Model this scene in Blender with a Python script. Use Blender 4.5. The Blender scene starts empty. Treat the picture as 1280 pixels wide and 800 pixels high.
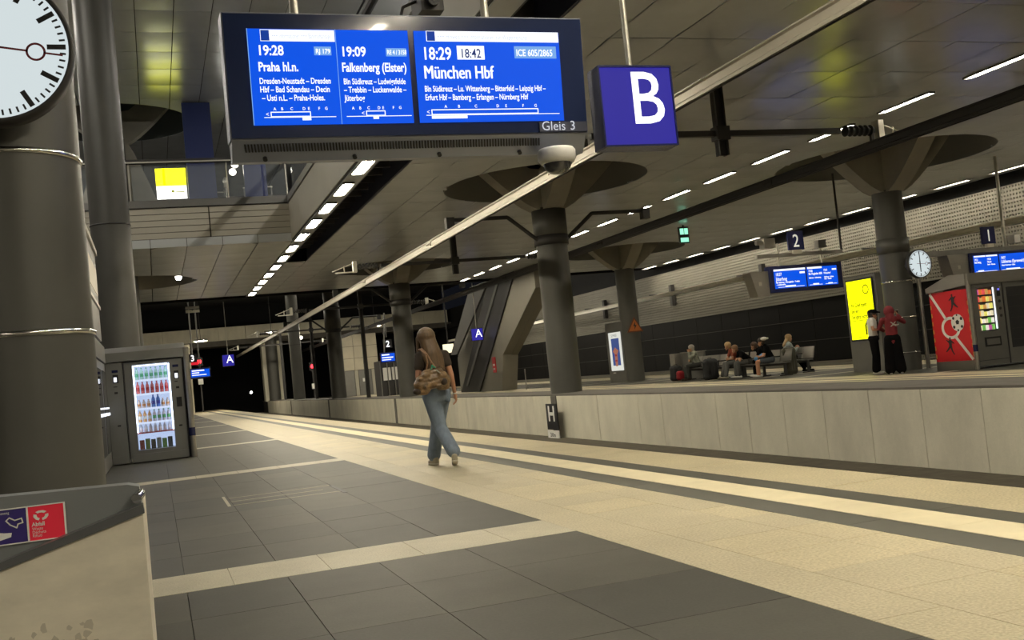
import bpy, bmesh, math, random
from mathutils import Vector, Matrix
random.seed(7)
sin, cos, pi, sqrt = math.sin, math.cos, math.pi, math.sqrt
sc = bpy.context.scene
COL = sc.collection

# ------------------------------------------------------------------ camera
YAW, PITCH, ROLL, FPX, CAMH = 0.33636, 0.04579, 0.0997, 1292.0, 1.12
fw = Vector((sin(YAW)*cos(PITCH), cos(YAW)*cos(PITCH), sin(PITCH)))
r0 = Vector((cos(YAW), -sin(YAW), 0)); u0 = r0.cross(fw)
RI = r0*cos(ROLL) - u0*sin(ROLL); UP = r0*sin(ROLL) + u0*cos(ROLL)
cam = bpy.data.cameras.new('camera'); camo = bpy.data.objects.new('camera', cam); COL.objects.link(camo)
cam.sensor_width = 36; cam.lens = FPX/1280*36; cam.clip_end = 400; cam.clip_start = 0.05
m = Matrix((RI, UP, -fw)).transposed().to_4x4(); m.translation = Vector((0, 0, CAMH))
camo.matrix_world = m; sc.camera = camo
# ------------------------------------------------------------------ world, exposure, lamp strength
w = bpy.data.worlds.new('world'); sc.world = w; w.use_nodes = True
w.node_tree.nodes['Background'].inputs[0].default_value = (0.02, 0.022, 0.03, 1)
w.node_tree.nodes['Background'].inputs[1].default_value = 0.25
sc.view_settings.view_transform = 'Standard'; sc.view_settings.look = 'None'
sc.view_settings.exposure = 0.0; sc.view_settings.gamma = 1.0; sc.view_settings.use_curve_mapping = False
LAMP = 138.0            # radiance of the fluorescent tubes
LAMPC = (1.0, 0.9, 0.70)
sc.cycles.max_bounces = 6; sc.cycles.diffuse_bounces = 4; sc.cycles.glossy_bounces = 4
sc.cycles.transmission_bounces = 4; sc.cycles.transparent_max_bounces = 8
sc.cycles.caustics_reflective = False; sc.cycles.caustics_refractive = False
sc.cycles.sample_clamp_indirect = 6.0; sc.cycles.use_light_tree = True

# ------------------------------------------------------------------ materials
MATS = {}
def mat(name, col, rough=0.6, metal=0.0, var=0.0, vs=6.0, bump=0.0, bs=60.0, var2=0.0, stretch=(1, 1, 1), spec=0.5, emit=None, es=1.0, alpha=1.0, coat=0.0):
    """procedural Principled material: base colour with noise mottling and fine bump"""
    if name in MATS: return MATS[name]
    M = bpy.data.materials.new(name); M.use_nodes = True; nt = M.node_tree; N = nt.nodes; L = nt.links
    b = N['Principled BSDF']; b.inputs['Base Color'].default_value = (*col, 1)
    b.inputs['Roughness'].default_value = rough; b.inputs['Metallic'].default_value = metal
    b.inputs['Specular IOR Level'].default_value = spec; b.inputs['Coat Weight'].default_value = coat
    if alpha < 1: b.inputs['Alpha'].default_value = alpha
    if emit:
        b.inputs['Emission Color'].default_value = (*emit, 1); b.inputs['Emission Strength'].default_value = es
    if var or bump:
        tc = N.new('ShaderNodeTexCoord'); mp = N.new('ShaderNodeMapping'); mp.inputs['Scale'].default_value = stretch
        geo = N.new('ShaderNodeNewGeometry')
        L.new(geo.outputs['Position'], mp.inputs['Vector'])
    if var:
        n = N.new('ShaderNodeTexNoise'); n.inputs['Scale'].default_value = vs; n.inputs['Detail'].default_value = 6; n.inputs['Roughness'].default_value = 0.65
        L.new(mp.outputs[0], n.inputs['Vector'])
        r = N.new('ShaderNodeMapRange'); r.inputs[1].default_value = 0.3; r.inputs[2].default_value = 0.7
        r.inputs[3].default_value = 1-var; r.inputs[4].default_value = 1+var; L.new(n.outputs['Fac'], r.inputs[0])
        last = r.outputs[0]
        if var2:
            n2 = N.new('ShaderNodeTexNoise'); n2.inputs['Scale'].default_value = vs*45; n2.inputs['Detail'].default_value = 3
            L.new(geo.outputs['Position'], n2.inputs['Vector'])
            r2 = N.new('ShaderNodeMapRange'); r2.inputs[1].default_value = 0.3; r2.inputs[2].default_value = 0.7
            r2.inputs[3].default_value = 1-var2; r2.inputs[4].default_value = 1+var2; L.new(n2.outputs['Fac'], r2.inputs[0])
            mu = N.new('ShaderNodeMath'); mu.operation = 'MULTIPLY'; L.new(last, mu.inputs[0]); L.new(r2.outputs[0], mu.inputs[1]); last = mu.outputs[0]
        mx = N.new('ShaderNodeVectorMath'); mx.operation = 'SCALE'; mx.inputs[0].default_value = col
        L.new(last, mx.inputs['Scale']); L.new(mx.outputs[0], b.inputs['Base Color'])
    if bump:
        nb = N.new('ShaderNodeTexNoise'); nb.inputs['Scale'].default_value = bs; L.new(mp.outputs[0], nb.inputs['Vector'])
        bp = N.new('ShaderNodeBump'); bp.inputs['Strength'].default_value = bump; bp.inputs['Distance'].default_value = 0.01
        L.new(nb.outputs['Fac'], bp.inputs['Height']); L.new(bp.outputs[0], b.inputs['Normal'])
    MATS[name] = M; return M
def s2l(r, g, b):
    f = lambda c: (c/255/12.92) if c <= 10 else ((c/255+0.055)/1.055)**2.4
    return (f(r), f(g), f(b))
def glow(name, rgb, s=1.0):
    return mat(name, (0.01, 0.01, 0.01), 0.6, emit=s2l(*rgb), es=s, spec=0.1)

m_lamp = mat('lamp_tube', (0.8, 0.8, 0.8), emit=LAMPC, es=LAMP)
m_dark = mat('dark_stone', (0.072, 0.069, 0.056), 0.55, spec=0.22, var=0.12, vs=1.6, bump=0.05, var2=0.10)
m_dark2 = mat('dark_stone_pale', (0.084, 0.080, 0.064), 0.55, spec=0.22, var=0.12, vs=1.9, bump=0.05, var2=0.12)
m_dark3 = mat('dark_stone_deep', (0.063, 0.061, 0.051), 0.55, spec=0.22, var=0.12, vs=1.7, bump=0.05, var2=0.12)
m_light = mat('light_stone', (0.46, 0.405, 0.275), 0.55, var=0.08, vs=1.5, bump=0.08, var2=0.22)
m_light2 = mat('light_stone_warm', (0.50, 0.435, 0.285), 0.55, var=0.08, vs=1.3, bump=0.08, var2=0.22)
m_band = mat('band_stone', (0.42, 0.385, 0.28), 0.55, var=0.12, vs=2.2, bump=0.08, var2=0.20)
m_tact = mat('tactile_stone', (0.70, 0.62, 0.42), 0.6, var=0.07, vs=3.0, bump=0.1)
m_stripe = mat('grey_stripe_stone', (0.095, 0.092, 0.074), 0.5, var=0.06, vs=3)
m_joint = mat('joint_mortar', (0.045, 0.042, 0.034), 0.9)
m_conc = mat('concrete', (0.56, 0.53, 0.42), 0.75, var=0.11, vs=1.3, bump=0.08, bs=18, var2=0.04, stretch=(1.4, 1.4, 0.6))
m_concd = mat('dark_concrete', (0.11, 0.10, 0.085), 0.85, var=0.2, vs=2, bump=0.1)
m_col = mat('column_paint', (0.090, 0.088, 0.078), 0.45, metal=0.15, var=0.06, vs=2.5)
m_cap = mat('capital_concrete', (0.36, 0.34, 0.29), 0.7, var=0.08, vs=2)
m_ceil = mat('ceiling_metal', (0.76, 0.79, 0.83), 0.24, metal=0.15, var=0.06, vs=1.2)
m_ceilj = mat('ceiling_backing', (0.03, 0.03, 0.03), 0.8)
m_black = mat('black_void', (0.006, 0.006, 0.007), 0.9)
m_bpanel = mat('black_panel', (0.004, 0.004, 0.004), 0.5, spec=0.12)
m_bline = mat('black_rail', (0.035, 0.033, 0.028), 0.5)
m_perf = mat('perforated_metal', (0.215, 0.205, 0.17), 0.5, metal=0.2, var=0.05, vs=1)
m_steel = mat('brushed_steel', (0.42, 0.40, 0.36), 0.32, metal=0.9, var=0.06, vs=3, stretch=(1, 1, 14))
m_steel2 = mat('grey_steel', (0.22, 0.215, 0.20), 0.38, metal=0.7, var=0.05, vs=4)
m_alu = mat('pale_metal', (0.62, 0.60, 0.52), 0.35, metal=0.5)
m_chrome = mat('chrome', (0.7, 0.7, 0.7), 0.12, metal=1.0)
m_iron = mat('dark_iron', (0.045, 0.043, 0.042), 0.55, metal=0.3)
m_rail = mat('overhead_rail_metal', (0.42, 0.39, 0.32), 0.4, metal=0.35)
m_navy = mat('navy_enamel', (0.018, 0.022, 0.085), 0.25)
m_bezel = mat('bezel_glass', (0.022, 0.034, 0.095), 0.12, coat=0.5)  # navy tint puts the screens' bloom and haze into the colour
m_house = mat('display_housing', (0.26, 0.28, 0.34), 0.4, metal=0.4)  # bluish tint imitates bloom from the blue screens
m_white = mat('white_plastic', (0.75, 0.74, 0.70), 0.4)
m_red = mat('red_print', (0.55, 0.012, 0.02), 0.4)
m_glass = mat('glass_pane', (0.55, 0.60, 0.62), 0.04, alpha=0.13, spec=0.8)
m_slat = mat('beige_slat', (0.42, 0.395, 0.32), 0.5, metal=0.15, var=0.04, vs=1)
m_fasc = mat('pale_fascia', (0.55, 0.57, 0.56), 0.35, metal=0.3)
m_dirt = mat('trackbed', (0.075, 0.064, 0.045), 0.95, var=0.25, vs=5, bump=0.4, bs=25)
m_blue = glow('screen_blue', (0, 84, 232), 1.0)
m_scrw = glow('screen_white', (245, 248, 255), 1.25)
m_scrl = glow('screen_pale_blue', (120, 170, 235), 1.0)
m_yellow = glow('ad_yellow', (236, 240, 0), 1.15)
m_yellowd = glow('ad_ink', (170, 175, 10), 1.0)
m_signw = glow('sign_white', (255, 255, 255), 1.5)
m_signb = glow('sign_blue', (46, 40, 152), 1.0)
m_clockf = glow('clock_face', (215, 226, 228), 0.95)
m_ink = mat('black_ink', (0.012, 0.012, 0.014), 0.5)
m_rink = mat('dark_red_hand', (0.20, 0.02, 0.03), 0.5)

# ------------------------------------------------------------------ mesh helpers
class MB:
    def __init__(s): s.v = []; s.f = []; s.sm = []
    def add(s, vs, fs, smooth=False):
        o = len(s.v); s.v += [tuple(p) for p in vs]; s.f += [tuple(i+o for i in f) for f in fs]; s.sm += [smooth]*len(fs); return s
    def box(s, x0, x1, y0, y1, z0, z1):
        return s.add([(x0,y0,z0),(x1,y0,z0),(x1,y1,z0),(x0,y1,z0),(x0,y0,z1),(x1,y0,z1),(x1,y1,z1),(x0,y1,z1)],
                     [(0,3,2,1),(4,5,6,7),(0,1,5,4),(1,2,6,5),(2,3,7,6),(3,0,4,7)])
    def bbox(s, x0, x1, y0, y1, z0, z1, c=0.004):
        """box with a chamfered top edge"""
        v = [(x0,y0,z0),(x1,y0,z0),(x1,y1,z0),(x0,y1,z0),(x0,y0,z1-c),(x1,y0,z1-c),(x1,y1,z1-c),(x0,y1,z1-c),
             (x0+c,y0+c,z1),(x1-c,y0+c,z1),(x1-c,y1-c,z1),(x0+c,y1-c,z1)]
        f = [(0,3,2,1),(8,9,10,11)]
        for i in range(4):
            j = (i+1) % 4; f += [(i, j, j+4, i+4), (i+4, j+4, j+8, i+8)]
        return s.add(v, f)
    def cyl(s, p0, p1, r0, r1=None, n=16, caps=True, smooth=True):
        r1 = r0 if r1 is None else r1
        p0 = Vector(p0); p1 = Vector(p1); d = (p1-p0)
        a = d.normalized(); t = Vector((1,0,0)) if abs(a.x) < 0.8 else Vector((0,1,0))
        e1 = a.cross(t).normalized(); e2 = a.cross(e1)
        v = []
        for p, r in ((p0, r0), (p1, r1)):
            for k in range(n):
                q = 2*pi*k/n; v.append(p + (e1*cos(q)+e2*sin(q))*r)
        s.add(v, [(k, (k+1) % n, n+(k+1) % n, n+k) for k in range(n)], smooth)
        if caps: s.add(v, [tuple(range(n))[::-1], tuple(range(n, 2*n))])
        return s
    def tube(s, pts, r, n=8):
        for a, b in zip(pts[:-1], pts[1:]): s.cyl(a, b, r, n=n)
        return s
    def lathe(s, prof, c=(0,0,0), n=20, axis='z', smooth=True):
        v = []; cx, cy, cz = c
        for r, h in prof:
            for k in range(n):
                q = 2*pi*k/n
                if axis == 'z': v.append((cx+r*cos(q), cy+r*sin(q), cz+h))
                elif axis == 'y': v.append((cx+r*cos(q), cy+h, cz+r*sin(q)))
                else: v.append((cx+h, cy+r*cos(q), cz+r*sin(q)))
        f = []
        for i in range(len(prof)-1):
            for k in range(n): f.append((i*n+k, i*n+(k+1) % n, (i+1)*n+(k+1) % n, (i+1)*n+k))
        return s.add(v, f, smooth)
    def prism(s, poly, d):
        """poly: list of 3-D points; d: extrusion vector"""
        n = len(poly); d = Vector(d); v = [Vector(p) for p in poly]; v += [p+d for p in v]
        return s.add(v, [tuple(range(n))[::-1], tuple(range(n, 2*n))] + [(k, (k+1) % n, n+(k+1) % n, n+k) for k in range(n)])
    def plate(s, poly, axis, a0, a1):
        """2-D polygon in the plane normal to axis, extruded from a0 to a1"""
        if axis == 'y': return s.prism([(x, a0, z) for x, z in poly], (0, a1-a0, 0))
        if axis == 'x': return s.prism([(a0, y, z) for y, z in poly], (a1-a0, 0, 0))
        return s.prism([(x, y, a0) for x, y in poly], (0, 0, a1-a0))
    def mesh(s, name, material):
        me = bpy.data.meshes.new(name); me.from_pydata(s.v, [], s.f); me.polygons.foreach_set('use_smooth', s.sm)
        bm = bmesh.new(); bm.from_mesh(me); bmesh.ops.recalc_face_normals(bm, faces=bm.faces); bm.to_mesh(me); bm.free()
        me.materials.append(material); me.update(); return me
    def obj(s, name, material, parent=None, label=None, cat=None, group=None, kind=None):
        """geometry is given in world coordinates; converted into the parent's frame"""
        o = bpy.data.objects.new(name, None if False else s.mesh(name, material)); COL.objects.link(o)
        if parent is not None:
            off = orig(parent); o.parent = parent
            if off.length > 0: o.data.transform(Matrix.Translation(-off))
        return tag(o, label, cat, group, kind)
def orig(o):
    v = Vector((0, 0, 0))
    while o is not None: v += o.location; o = o.parent
    return v
def tag(o, label=None, cat=None, group=None, kind=None):
    if label: o['label'] = label
    if cat: o['category'] = cat
    if group: o['group'] = group
    if kind: o['kind'] = kind
    return o
def thing(name, label, cat, loc=(0,0,0), group=None):
    o = bpy.data.objects.new(name, None); COL.objects.link(o); o.location = loc; o.empty_display_size = 0.1
    return tag(o, label, cat, group)
def struct(name, loc=(0,0,0)):
    o = bpy.data.objects.new(name, None); COL.objects.link(o); o.location = loc; o.empty_display_size = 0.1
    o['kind'] = 'structure'; return o
def inst(me, name, parent, loc, rot=None, scale=None):
    o = bpy.data.objects.new(name, me); COL.objects.link(o); o.parent = parent; o.location = Vector(loc)-(orig(parent) if parent else Vector())
    if rot: o.rotation_euler = rot
    if scale: o.scale = scale
    return o
def dup(root, loc, rotz=None, label=None, group=None):
    r = root.copy(); COL.objects.link(r); r.location = loc
    if rotz is not None: r.rotation_euler = (0, 0, rotz)
    if label: r['label'] = label
    if group: r['group'] = group
    for ch in list(root.children):
        c = ch.copy(); COL.objects.link(c); c.parent = r
        for g in list(ch.children):
            d = g.copy(); COL.objects.link(d); d.parent = c
    return r
def clone_mesh_obj(src, loc, label=None, material=None):
    c = src.copy(); COL.objects.link(c); c.location = loc
    if label: c['label'] = label
    return c
def text_mb(txt, size, x, z, depth_y, xs=0.82, align='LEFT', extr=0.002, bold=0.0):
    """lettering lying in the plane y = depth_y, facing -Y; x,z = baseline start; returns (verts, faces)"""
    cu = bpy.data.curves.new('t', 'FONT'); cu.body = txt; cu.size = size; cu.align_x = align; cu.extrude = 0.0
    cu.resolution_u = 3; cu.offset = bold
    o = bpy.data.objects.new('t', cu); COL.objects.link(o)
    dg = bpy.context.evaluated_depsgraph_get(); me = bpy.data.meshes.new_from_object(o.evaluated_get(dg))
    vs = [(x+v.co.x*xs, depth_y, z+v.co.y) for v in me.vertices]; fs = [tuple(p.vertices) for p in me.polygons]
    bpy.data.objects.remove(o); bpy.data.curves.remove(cu); bpy.data.meshes.remove(me)
    return vs, fs
class Flat(MB):
    """flat print: thin shapes facing -Y at plane y"""
    def text(s, txt, size, x, z, y, xs=0.82, align='LEFT', bold=0.0):
        v, f = text_mb(txt, size, x, z, y, xs, align, bold=bold); return s.add(v, f)
    def rect(s, x0, x1, z0, z1, y, t=0.002): return s.box(x0, x1, y, y+t, z0, z1)
def turn_x(mb, px, py):
    """turn geometry that faces -Y at (px,py) so that it faces -X (reads correctly seen from -X): x -> -y"""
    mb.v = [(px + (y-py), py - (x-px), z) for x, y, z in mb.v]; return mb
def turn_px(mb, px, py):
    """turn to face +X: x -> +y"""
    mb.v = [(px - (y-py), py + (x-px), z) for x, y, z in mb.v]; return mb
def disc(n, r, cx, cz):
    return [(cx+r*cos(2*pi*k/n), cz+r*sin(2*pi*k/n)) for k in range(n)]
# ================================================================== THE SETTING
# ---- near platform floor (top z = 0)
floor = struct('floor')
MB().box(-9, 5.25, -20, 100, -0.9, -0.03).obj('screed', m_joint, floor)
G = 0.0016
bandY = [(-2.45, -1.85), (6.45, 7.10), (15.45, 16.0), (24.5, 25.0), (33.2, 33.75), (42.2, 42.75), (51.2, 51.75), (60.2, 60.75), (69.2, 69.75), (78.2, 78.75), (87.2, 87.75)]
# dark tiles
xs = [-1.62, -1.05, -0.49, 0.08, 0.66, 1.22, 1.78, 2.56]
def tile_mesh(dx, dy, material, t=0.032): 
    return MB().bbox(G, dx-G, G, dy-G, -t, 0, 0.0012).mesh('tile', material)
cache = {}
def tile(x0, x1, y0, y1, material, parent, name='tile', dz=0.0):
    k = (round(x1-x0, 3), round(y1-y0, 3), material.name)
    if k not in cache: cache[k] = tile_mesh(x1-x0, y1-y0, material)
    return inst(cache[k], name, parent, (x0, y0, dz))
rowsets = [(-1.8, 6.45), (7.10, 15.45)]
for a, b in rowsets:
    n = round((b-a)/0.835); st = (b-a)/n
    for i in range(n):
        for x0, x1 in zip(xs[:-1], xs[1:]):
            if b < 7 and a+st*i < 1.5: continue
            tile(x0, x1, a+i*st, a+(i+1)*st, random.choice([m_dark, m_dark, m_dark2, m_dark3]), floor, dz=random.uniform(-0.0012, 0))
# far dark paving joined
far = MB()
for (p, q), (r_, s_) in zip(bandY[2:-1], bandY[3:]):
    n = round((r_-q)/0.86); st = (r_-q)/n
    for i in range(n):
        for x0, x1 in zip(xs[:-1], xs[1:]): far.box(x0+G, x1-G, q+i*st+G, q+(i+1)*st-G, -0.03, 0)
far.obj('paving', m_dark, floor, kind='stuff')
rest = MB()
for i in range(26):
    for j in range(13): rest.box(-9+j*0.5677+G, -9+(j+1)*0.5677-G, -1.8+i*1.7+G, -1.8+(i+1)*1.7-G, -0.03, -0.001)
rest.box(-1.62, 2.56, -20, 1.46, -0.03, -0.001); rest.box(-9, -1.62, -20, -1.8, -0.03, -0.001)
rest.obj('paving', m_dark3, floor, kind='stuff')
# pale cross bands
for bi, (a, b) in enumerate(bandY[:8]):
    X = [-1.9 + 0.572*0 + 0.5867*k for k in range(8)] if bi != 1 else [-1.96, -1.38, -0.80, -0.23, 0.35, 0.93, 1.52, 2.10, 2.56]
    X = X if bi == 1 else X + [2.56]
    if a < 0: continue
    for x0, x1 in zip(X[:-1], X[1:]):
        if x1-x0 > 0.1: tile(x0, x1, a, b, m_band, floor, 'band_stone', 0.0005)
fb = MB()
for a, b in bandY[8:]: fb.box(-1.9, 2.56, a, b, -0.03, 0.001)
fb.obj('band_paving', m_band, floor, kind='stuff')
# pale walkway : border, three columns of square stones, tactile strip, edge slabs
for i in range(12):
    y = 1.0+i*2.43
    tile(2.56, 2.90, y, y+2.43, m_light, floor, 'border_stone', -0.0005)
for (x0, x1, st, nn) in ((2.90, 3.47, 0.55, 44), (3.47, 3.77, 0.55, 44)):
    for i in range(nn):
        if x0 > 3.4 and i > 30: break
        y = 1.56+i*st
        tile(x0, x1, y, y+st, random.choice([m_light, m_light2]), floor, dz=random.uniform(-0.001, 0))
wk = MB()
for i in range(60): wk.box(2.90+G, 3.47-G, 25.76+i*1.1+G, 25.76+(i+1)*1.1-G, -0.03, 0)
for i in range(60): wk.box(3.47+G, 3.77-G, 18.61+i*1.2+G, 18.61+(i+1)*1.2-G, -0.03, 0)
for i in range(24): wk.box(2.56+G, 2.90-G, 30.16+i*2.43+G, 30.16+(i+1)*2.43-G, -0.03, 0)
wk.box(2.56, 3.77, -20, 1.0, -0.03, 0)
wk.obj('walkway_paving', m_light, floor, kind='stuff')
for a, b, mm in ((3.77, 4.04, m_stripe), (4.38, 4.63, m_stripe)):
    for i in range(10): tile(a, b, -0.8+i*3.0, 2.2+i*3.0, mm, floor, 'stripe_stone')
    MB().box(a, b, 29.2, 97, -0.03, 0).obj('stripe_paving', mm, floor, kind='stuff')
for i in range(50): tile(4.04, 4.38, 1.6+i*0.62, 1.6+(i+1)*0.62, m_tact, floor, 'tactile_stone', 0.002)
MB().box(4.04, 4.38, 32.6, 97, -0.03, 0.002).obj('tactile_paving', m_tact, floor, kind='stuff')
def edge_mesh():
    b = MB()
    for i in range(6): pass
    return MB().bbox(0.004, 0.69-0.0, 0.006, 2.234, -0.12, 0, 0.006).mesh('edge_slab', m_light2)
em = edge_mesh()
for i in range(24): inst(em, 'edge_slab', floor, (4.63, -0.12+i*2.24, 0))
MB().box(4.63, 5.32, 53.64, 97, -0.12, 0).obj('edge_paving', m_light2, floor, kind='stuff')
# score marks of an access cover in the floor
t_ = MB()
for (x0, y0, x1, y1) in ((0.66, 11.85, 1.75, 11.85), (0.66, 11.45, 1.62, 11.45), (0.66, 11.05, 1.78, 11.05), (0.6, 12.1, 0.62, 11.0)):
    t_.box(min(x0, x1), max(x0, x1)+0.012, min(y0, y1), max(y0, y1)+0.022, -0.001, 0.0012)
t_.obj('score_line', m_band, floor)
MB().box(1.755, 1.80, 10.85, 11.8, -0.001, 0.0016).obj('drain_slot', m_ink, floor)

# ---- track bed, rails and the concrete wall between the tracks
tb = struct('trim_1')
MB().box(5.25, 15.2, -20, 130, -1.5, -0.92).obj('trackbed_slab', m_dirt, tb)
MB().box(8.35, 9.1, -20, 98, -0.95, -0.66).obj('cable_duct', m_dirt, tb)
MB().box(8.33, 8.37, -20, 98, -0.70, -0.655).obj('duct_edge', m_concd, tb)
for X, nm in ((6.25, 'steel running rail in the near track bed, platform side'), (7.70, 'steel running rail in the near track bed, wall side'), (11.3, 'steel running rail behind the concrete wall, wall side'), (13.2, 'steel running rail behind the concrete wall, far platform side')):
    MB().box(X-0.07, X+0.07, -2, 110, -0.92, -0.90).box(X-0.01, X+0.01, -2, 110, -0.9, -0.80).box(X-0.035, X+0.035, -2, 110, -0.80, -0.76).obj('rail', m_steel2, None, nm, 'rail')
mw = struct('wall_middle')
MB().box(9.16, 10.36, 3.5, 97, -0.92, 0.30).obj('core', m_joint, mw)
cm = MB().bbox(0, 0.10, 0.006, 1.014, -1.05, 0, 0.004).mesh('concrete_panel', m_conc)
cm2 = cm.copy(); cm2.materials[0] = mat('concrete_b', (0.53, 0.50, 0.40), 0.75, var=0.14, vs=1.5, bump=0.08, bs=18, var2=0.04, stretch=(1.3, 1.3, 0.6))
for i in range(90):
    y = 3.6+i*1.02
    if y > 92: break
    o = inst(random.choice([cm, cm2]), 'concrete_panel', mw, (9.1+random.uniform(0, 0.006), y, 0.33))
MB().box(9.12, 10.42, 3.5, 97, 0.30, 0.36).obj('coping', m_concd, mw)
MB().box(10.36, 10.40, 3.5, 97, -0.92, 0.30).obj('back_face', m_conc, mw)
# gap posts at the columns
for y in (23.55, 41.3, 58.5, 75.8):
    MB().box(9.085, 9.12, y-0.17, y+0.17, -0.9, 0.33).obj('recess_strip', m_concd, mw)
for zz in (0.15, -0.05, -0.25):
    pass
# ---- far platform
f2 = struct('floor_far_platform')
MB().box(14.95, 24.1, -20, 110, -0.95, -0.05).obj('slab', m_concd, f2)
for x0, x1, mm in ((14.9, 15.6, m_light2), (15.6, 15.85, m_stripe), (15.85, 16.2, m_tact), (16.2, 16.45, m_stripe), (16.45, 17.4, m_light),
                   (21.6, 22.7, m_light), (22.7, 22.95, m_stripe), (22.95, 23.3, m_tact), (23.3, 23.5, m_stripe), (23.5, 24.1, m_light2)):
    MB().box(x0+0.003, x1-0.003, -20, 110, -0.05, 0).obj('stone_strip', mm, f2)
for i in range(-8, 34):
    MB().box(17.405, 21.595, 5.0+i*3+0.005, 8.0+i*3-0.3, -0.05, 0).obj('dark_paving', m_dark3, f2)
    MB().box(17.405, 21.595, 8.0+i*3-0.3, 8.0+i*3, -0.05, 0).obj('pale_band', m_band, f2)
tb2 = struct('trim_2')
MB().box(24.1, 28, -20, 110, -1.5, -0.92).obj('trackbed_slab', m_dirt, tb2)
# ---- far wall
fwall = struct('wall_right')
MB().box(26.6, 26.9, -20, 105, -1.2, 7.2).obj('backing', m_black, fwall)
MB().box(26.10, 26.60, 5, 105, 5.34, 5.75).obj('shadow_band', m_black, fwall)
def lattice(rows, cols, pz, py, bz, by):
    b = MB(); H = rows*pz; W = cols*py
    for r in range(rows+1):
        z = r*pz; b.box(0, 0.05, 0, W, z-bz/2 if r else 0, z+bz/2 if r < rows else H)
    for c in range(cols+1):
        y = c*py; b.box(0.002, 0.048, max(0, y-by/2), min(W, y+by/2), 0, H)
    return b
pl = lattice(20, 20, 0.129, 0.1222, 0.070, 0.062).mesh('perforated_panel', m_perf)
pls = lattice(3, 20, 0.129, 0.1222, 0.070, 0.062).mesh('perforated_strip', m_perf)
for i in range(-4, 33):
    y = 7.0+i*2.457
    o = inst(pl, 'perforated_panel', fwall, (26.0, y+0.006, 2.74))
    o = inst(pls, 'perforated_strip', fwall, (26.0, y+0.006, -0.27))
    MB().box(26.04, 26.10, y-0.02, y+0.02, 2.74, 5.33).obj('seam_post', m_perf, fwall)
    for k in range(3):
        MB().bbox(26.0, 26.05, y+0.01, y+2.447, 0.13+k*0.87+0.012, 0.13+(k+1)*0.87-0.012, 0.003).obj('black_panel', m_bpanel, fwall)
for k in range(1, 3): MB().box(25.985, 26.02, 5, 90, 0.13+k*0.87-0.012, 0.13+k*0.87+0.012).obj('glazing_bar', m_bline, fwall)
MB().box(25.95, 26.06, 5, 90, 2.70, 2.74).obj('sill_rail', m_perf, fwall)
MB().box(25.6, 26.0, 5, 90, -0.95, -0.27).obj('wall_plinth', m_light, fwall)

# ---- lower ceiling: metal panels with round openings over the column heads
ZC = 5.70
holes = [(9.76, 7.1, 2.6), (9.76, 24.3, 2.6), (9.76, 41.5, 2.6), (19.0, 22.8, 2.85), (19.75, 41.0, 2.75), (-0.72, 41.5, 2.5), (-0.72, 58.7, 2.5)]
PX, PY = 1.04, 1.638
ceil = struct('ceiling')
def proj(p):
    d = Vector(p)-Vector((0, 0, CAMH)); z = d.dot(fw)
    return (640+FPX*d.dot(RI)/z, 400-FPX*d.dot(UP)/z, z) if z > 0.5 else (None, None, z)
def panel_mb(x0, x1, y0, y1, z, t=0.03, g=0.012):
    """one ceiling panel, slightly dished, clipped by the round openings"""
    x0 += g; x1 -= g; y0 += g; y1 -= g
    hs = [h for h in holes if (max(x0-h[0], 0, h[0]-x1))**2+(max(y0-h[1], 0, h[1]-y1))**2 < h[2]**2] if z < 8 else \
         [h for h in upholes if (max(x0-h[0], 0, h[0]-x1))**2+(max(y0-h[1], 0, h[1]-y1))**2 < h[2]**2]
    b = MB()
    if not hs:
        n = 4; v = []; bow = 0.010+random.uniform(0, 0.006); tx = random.uniform(-0.004, 0.004); ty = random.uniform(-0.004, 0.004)
        for i in range(n+1):
            for j in range(n+1):
                u = i/n*2-1; w_ = j/n*2-1
                v.append((x0+(x1-x0)*i/n, y0+(y1-y0)*j/n, z-bow*(1-u*u)*0.35-bow*(1-w_*w_)+tx*u+ty*w_))
        f = [(i*(n+1)+j, i*(n+1)+j+1, (i+1)*(n+1)+j+1, (i+1)*(n+1)+j) for i in range(n) for j in range(n)]
        b.add(v, f, True)
        b.add([(x0,y0,z),(x1,y0,z),(x1,y1,z),(x0,y1,z),(x0,y0,z+t),(x1,y0,z+t),(x1,y1,z+t),(x0,y1,z+t)], [(4,5,6,7),(0,1,5,4),(1,2,6,5),(2,3,7,6),(3,0,4,7)])
        return b
    cx, cy, r = hs[0]; n = 10
    for i in range(n):
        a = x0+(x1-x0)*i/n; c = x0+(x1-x0)*(i+1)/n
        def iv(x):
            q = r*r-(x-cx)**2
            return None if q <= 0 else (cy-sqrt(q), cy+sqrt(q))
        ia, ic = iv(a), iv(c)
        if ia is None and ic is None: b.box(a, c, y0, y1, z, z+t); continue
        ia = ia or (cy, cy); ic = ic or (cy, cy)
        cl = lambda q: min(max(q, y0), y1)
        for lo_a, hi_a, lo_c, hi_c in ((y0, cl(ia[0]), y0, cl(ic[0])), (cl(ia[1]), y1, cl(ic[1]), y1)):
            if hi_a-lo_a < 1e-4 and hi_c-lo_c < 1e-4: continue
            b.prism([(a, lo_a, z), (c, lo_c, z), (c, hi_c, z), (a, hi_a, z)], (0, 0, t))
    return b
cands = []
xcols = [(5.5+k*PX, 5.5+(k+1)*PX) for k in range(19)] + [(25.26, 25.9)]
ucols = [(4.35-(k+1)*PX, 4.35-k*PX) for k in range(10)] 
NY = 33; Y0 = 13.25-PY*10
def ceil_ok(x0, x1, y0, y1):
    return True
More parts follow.
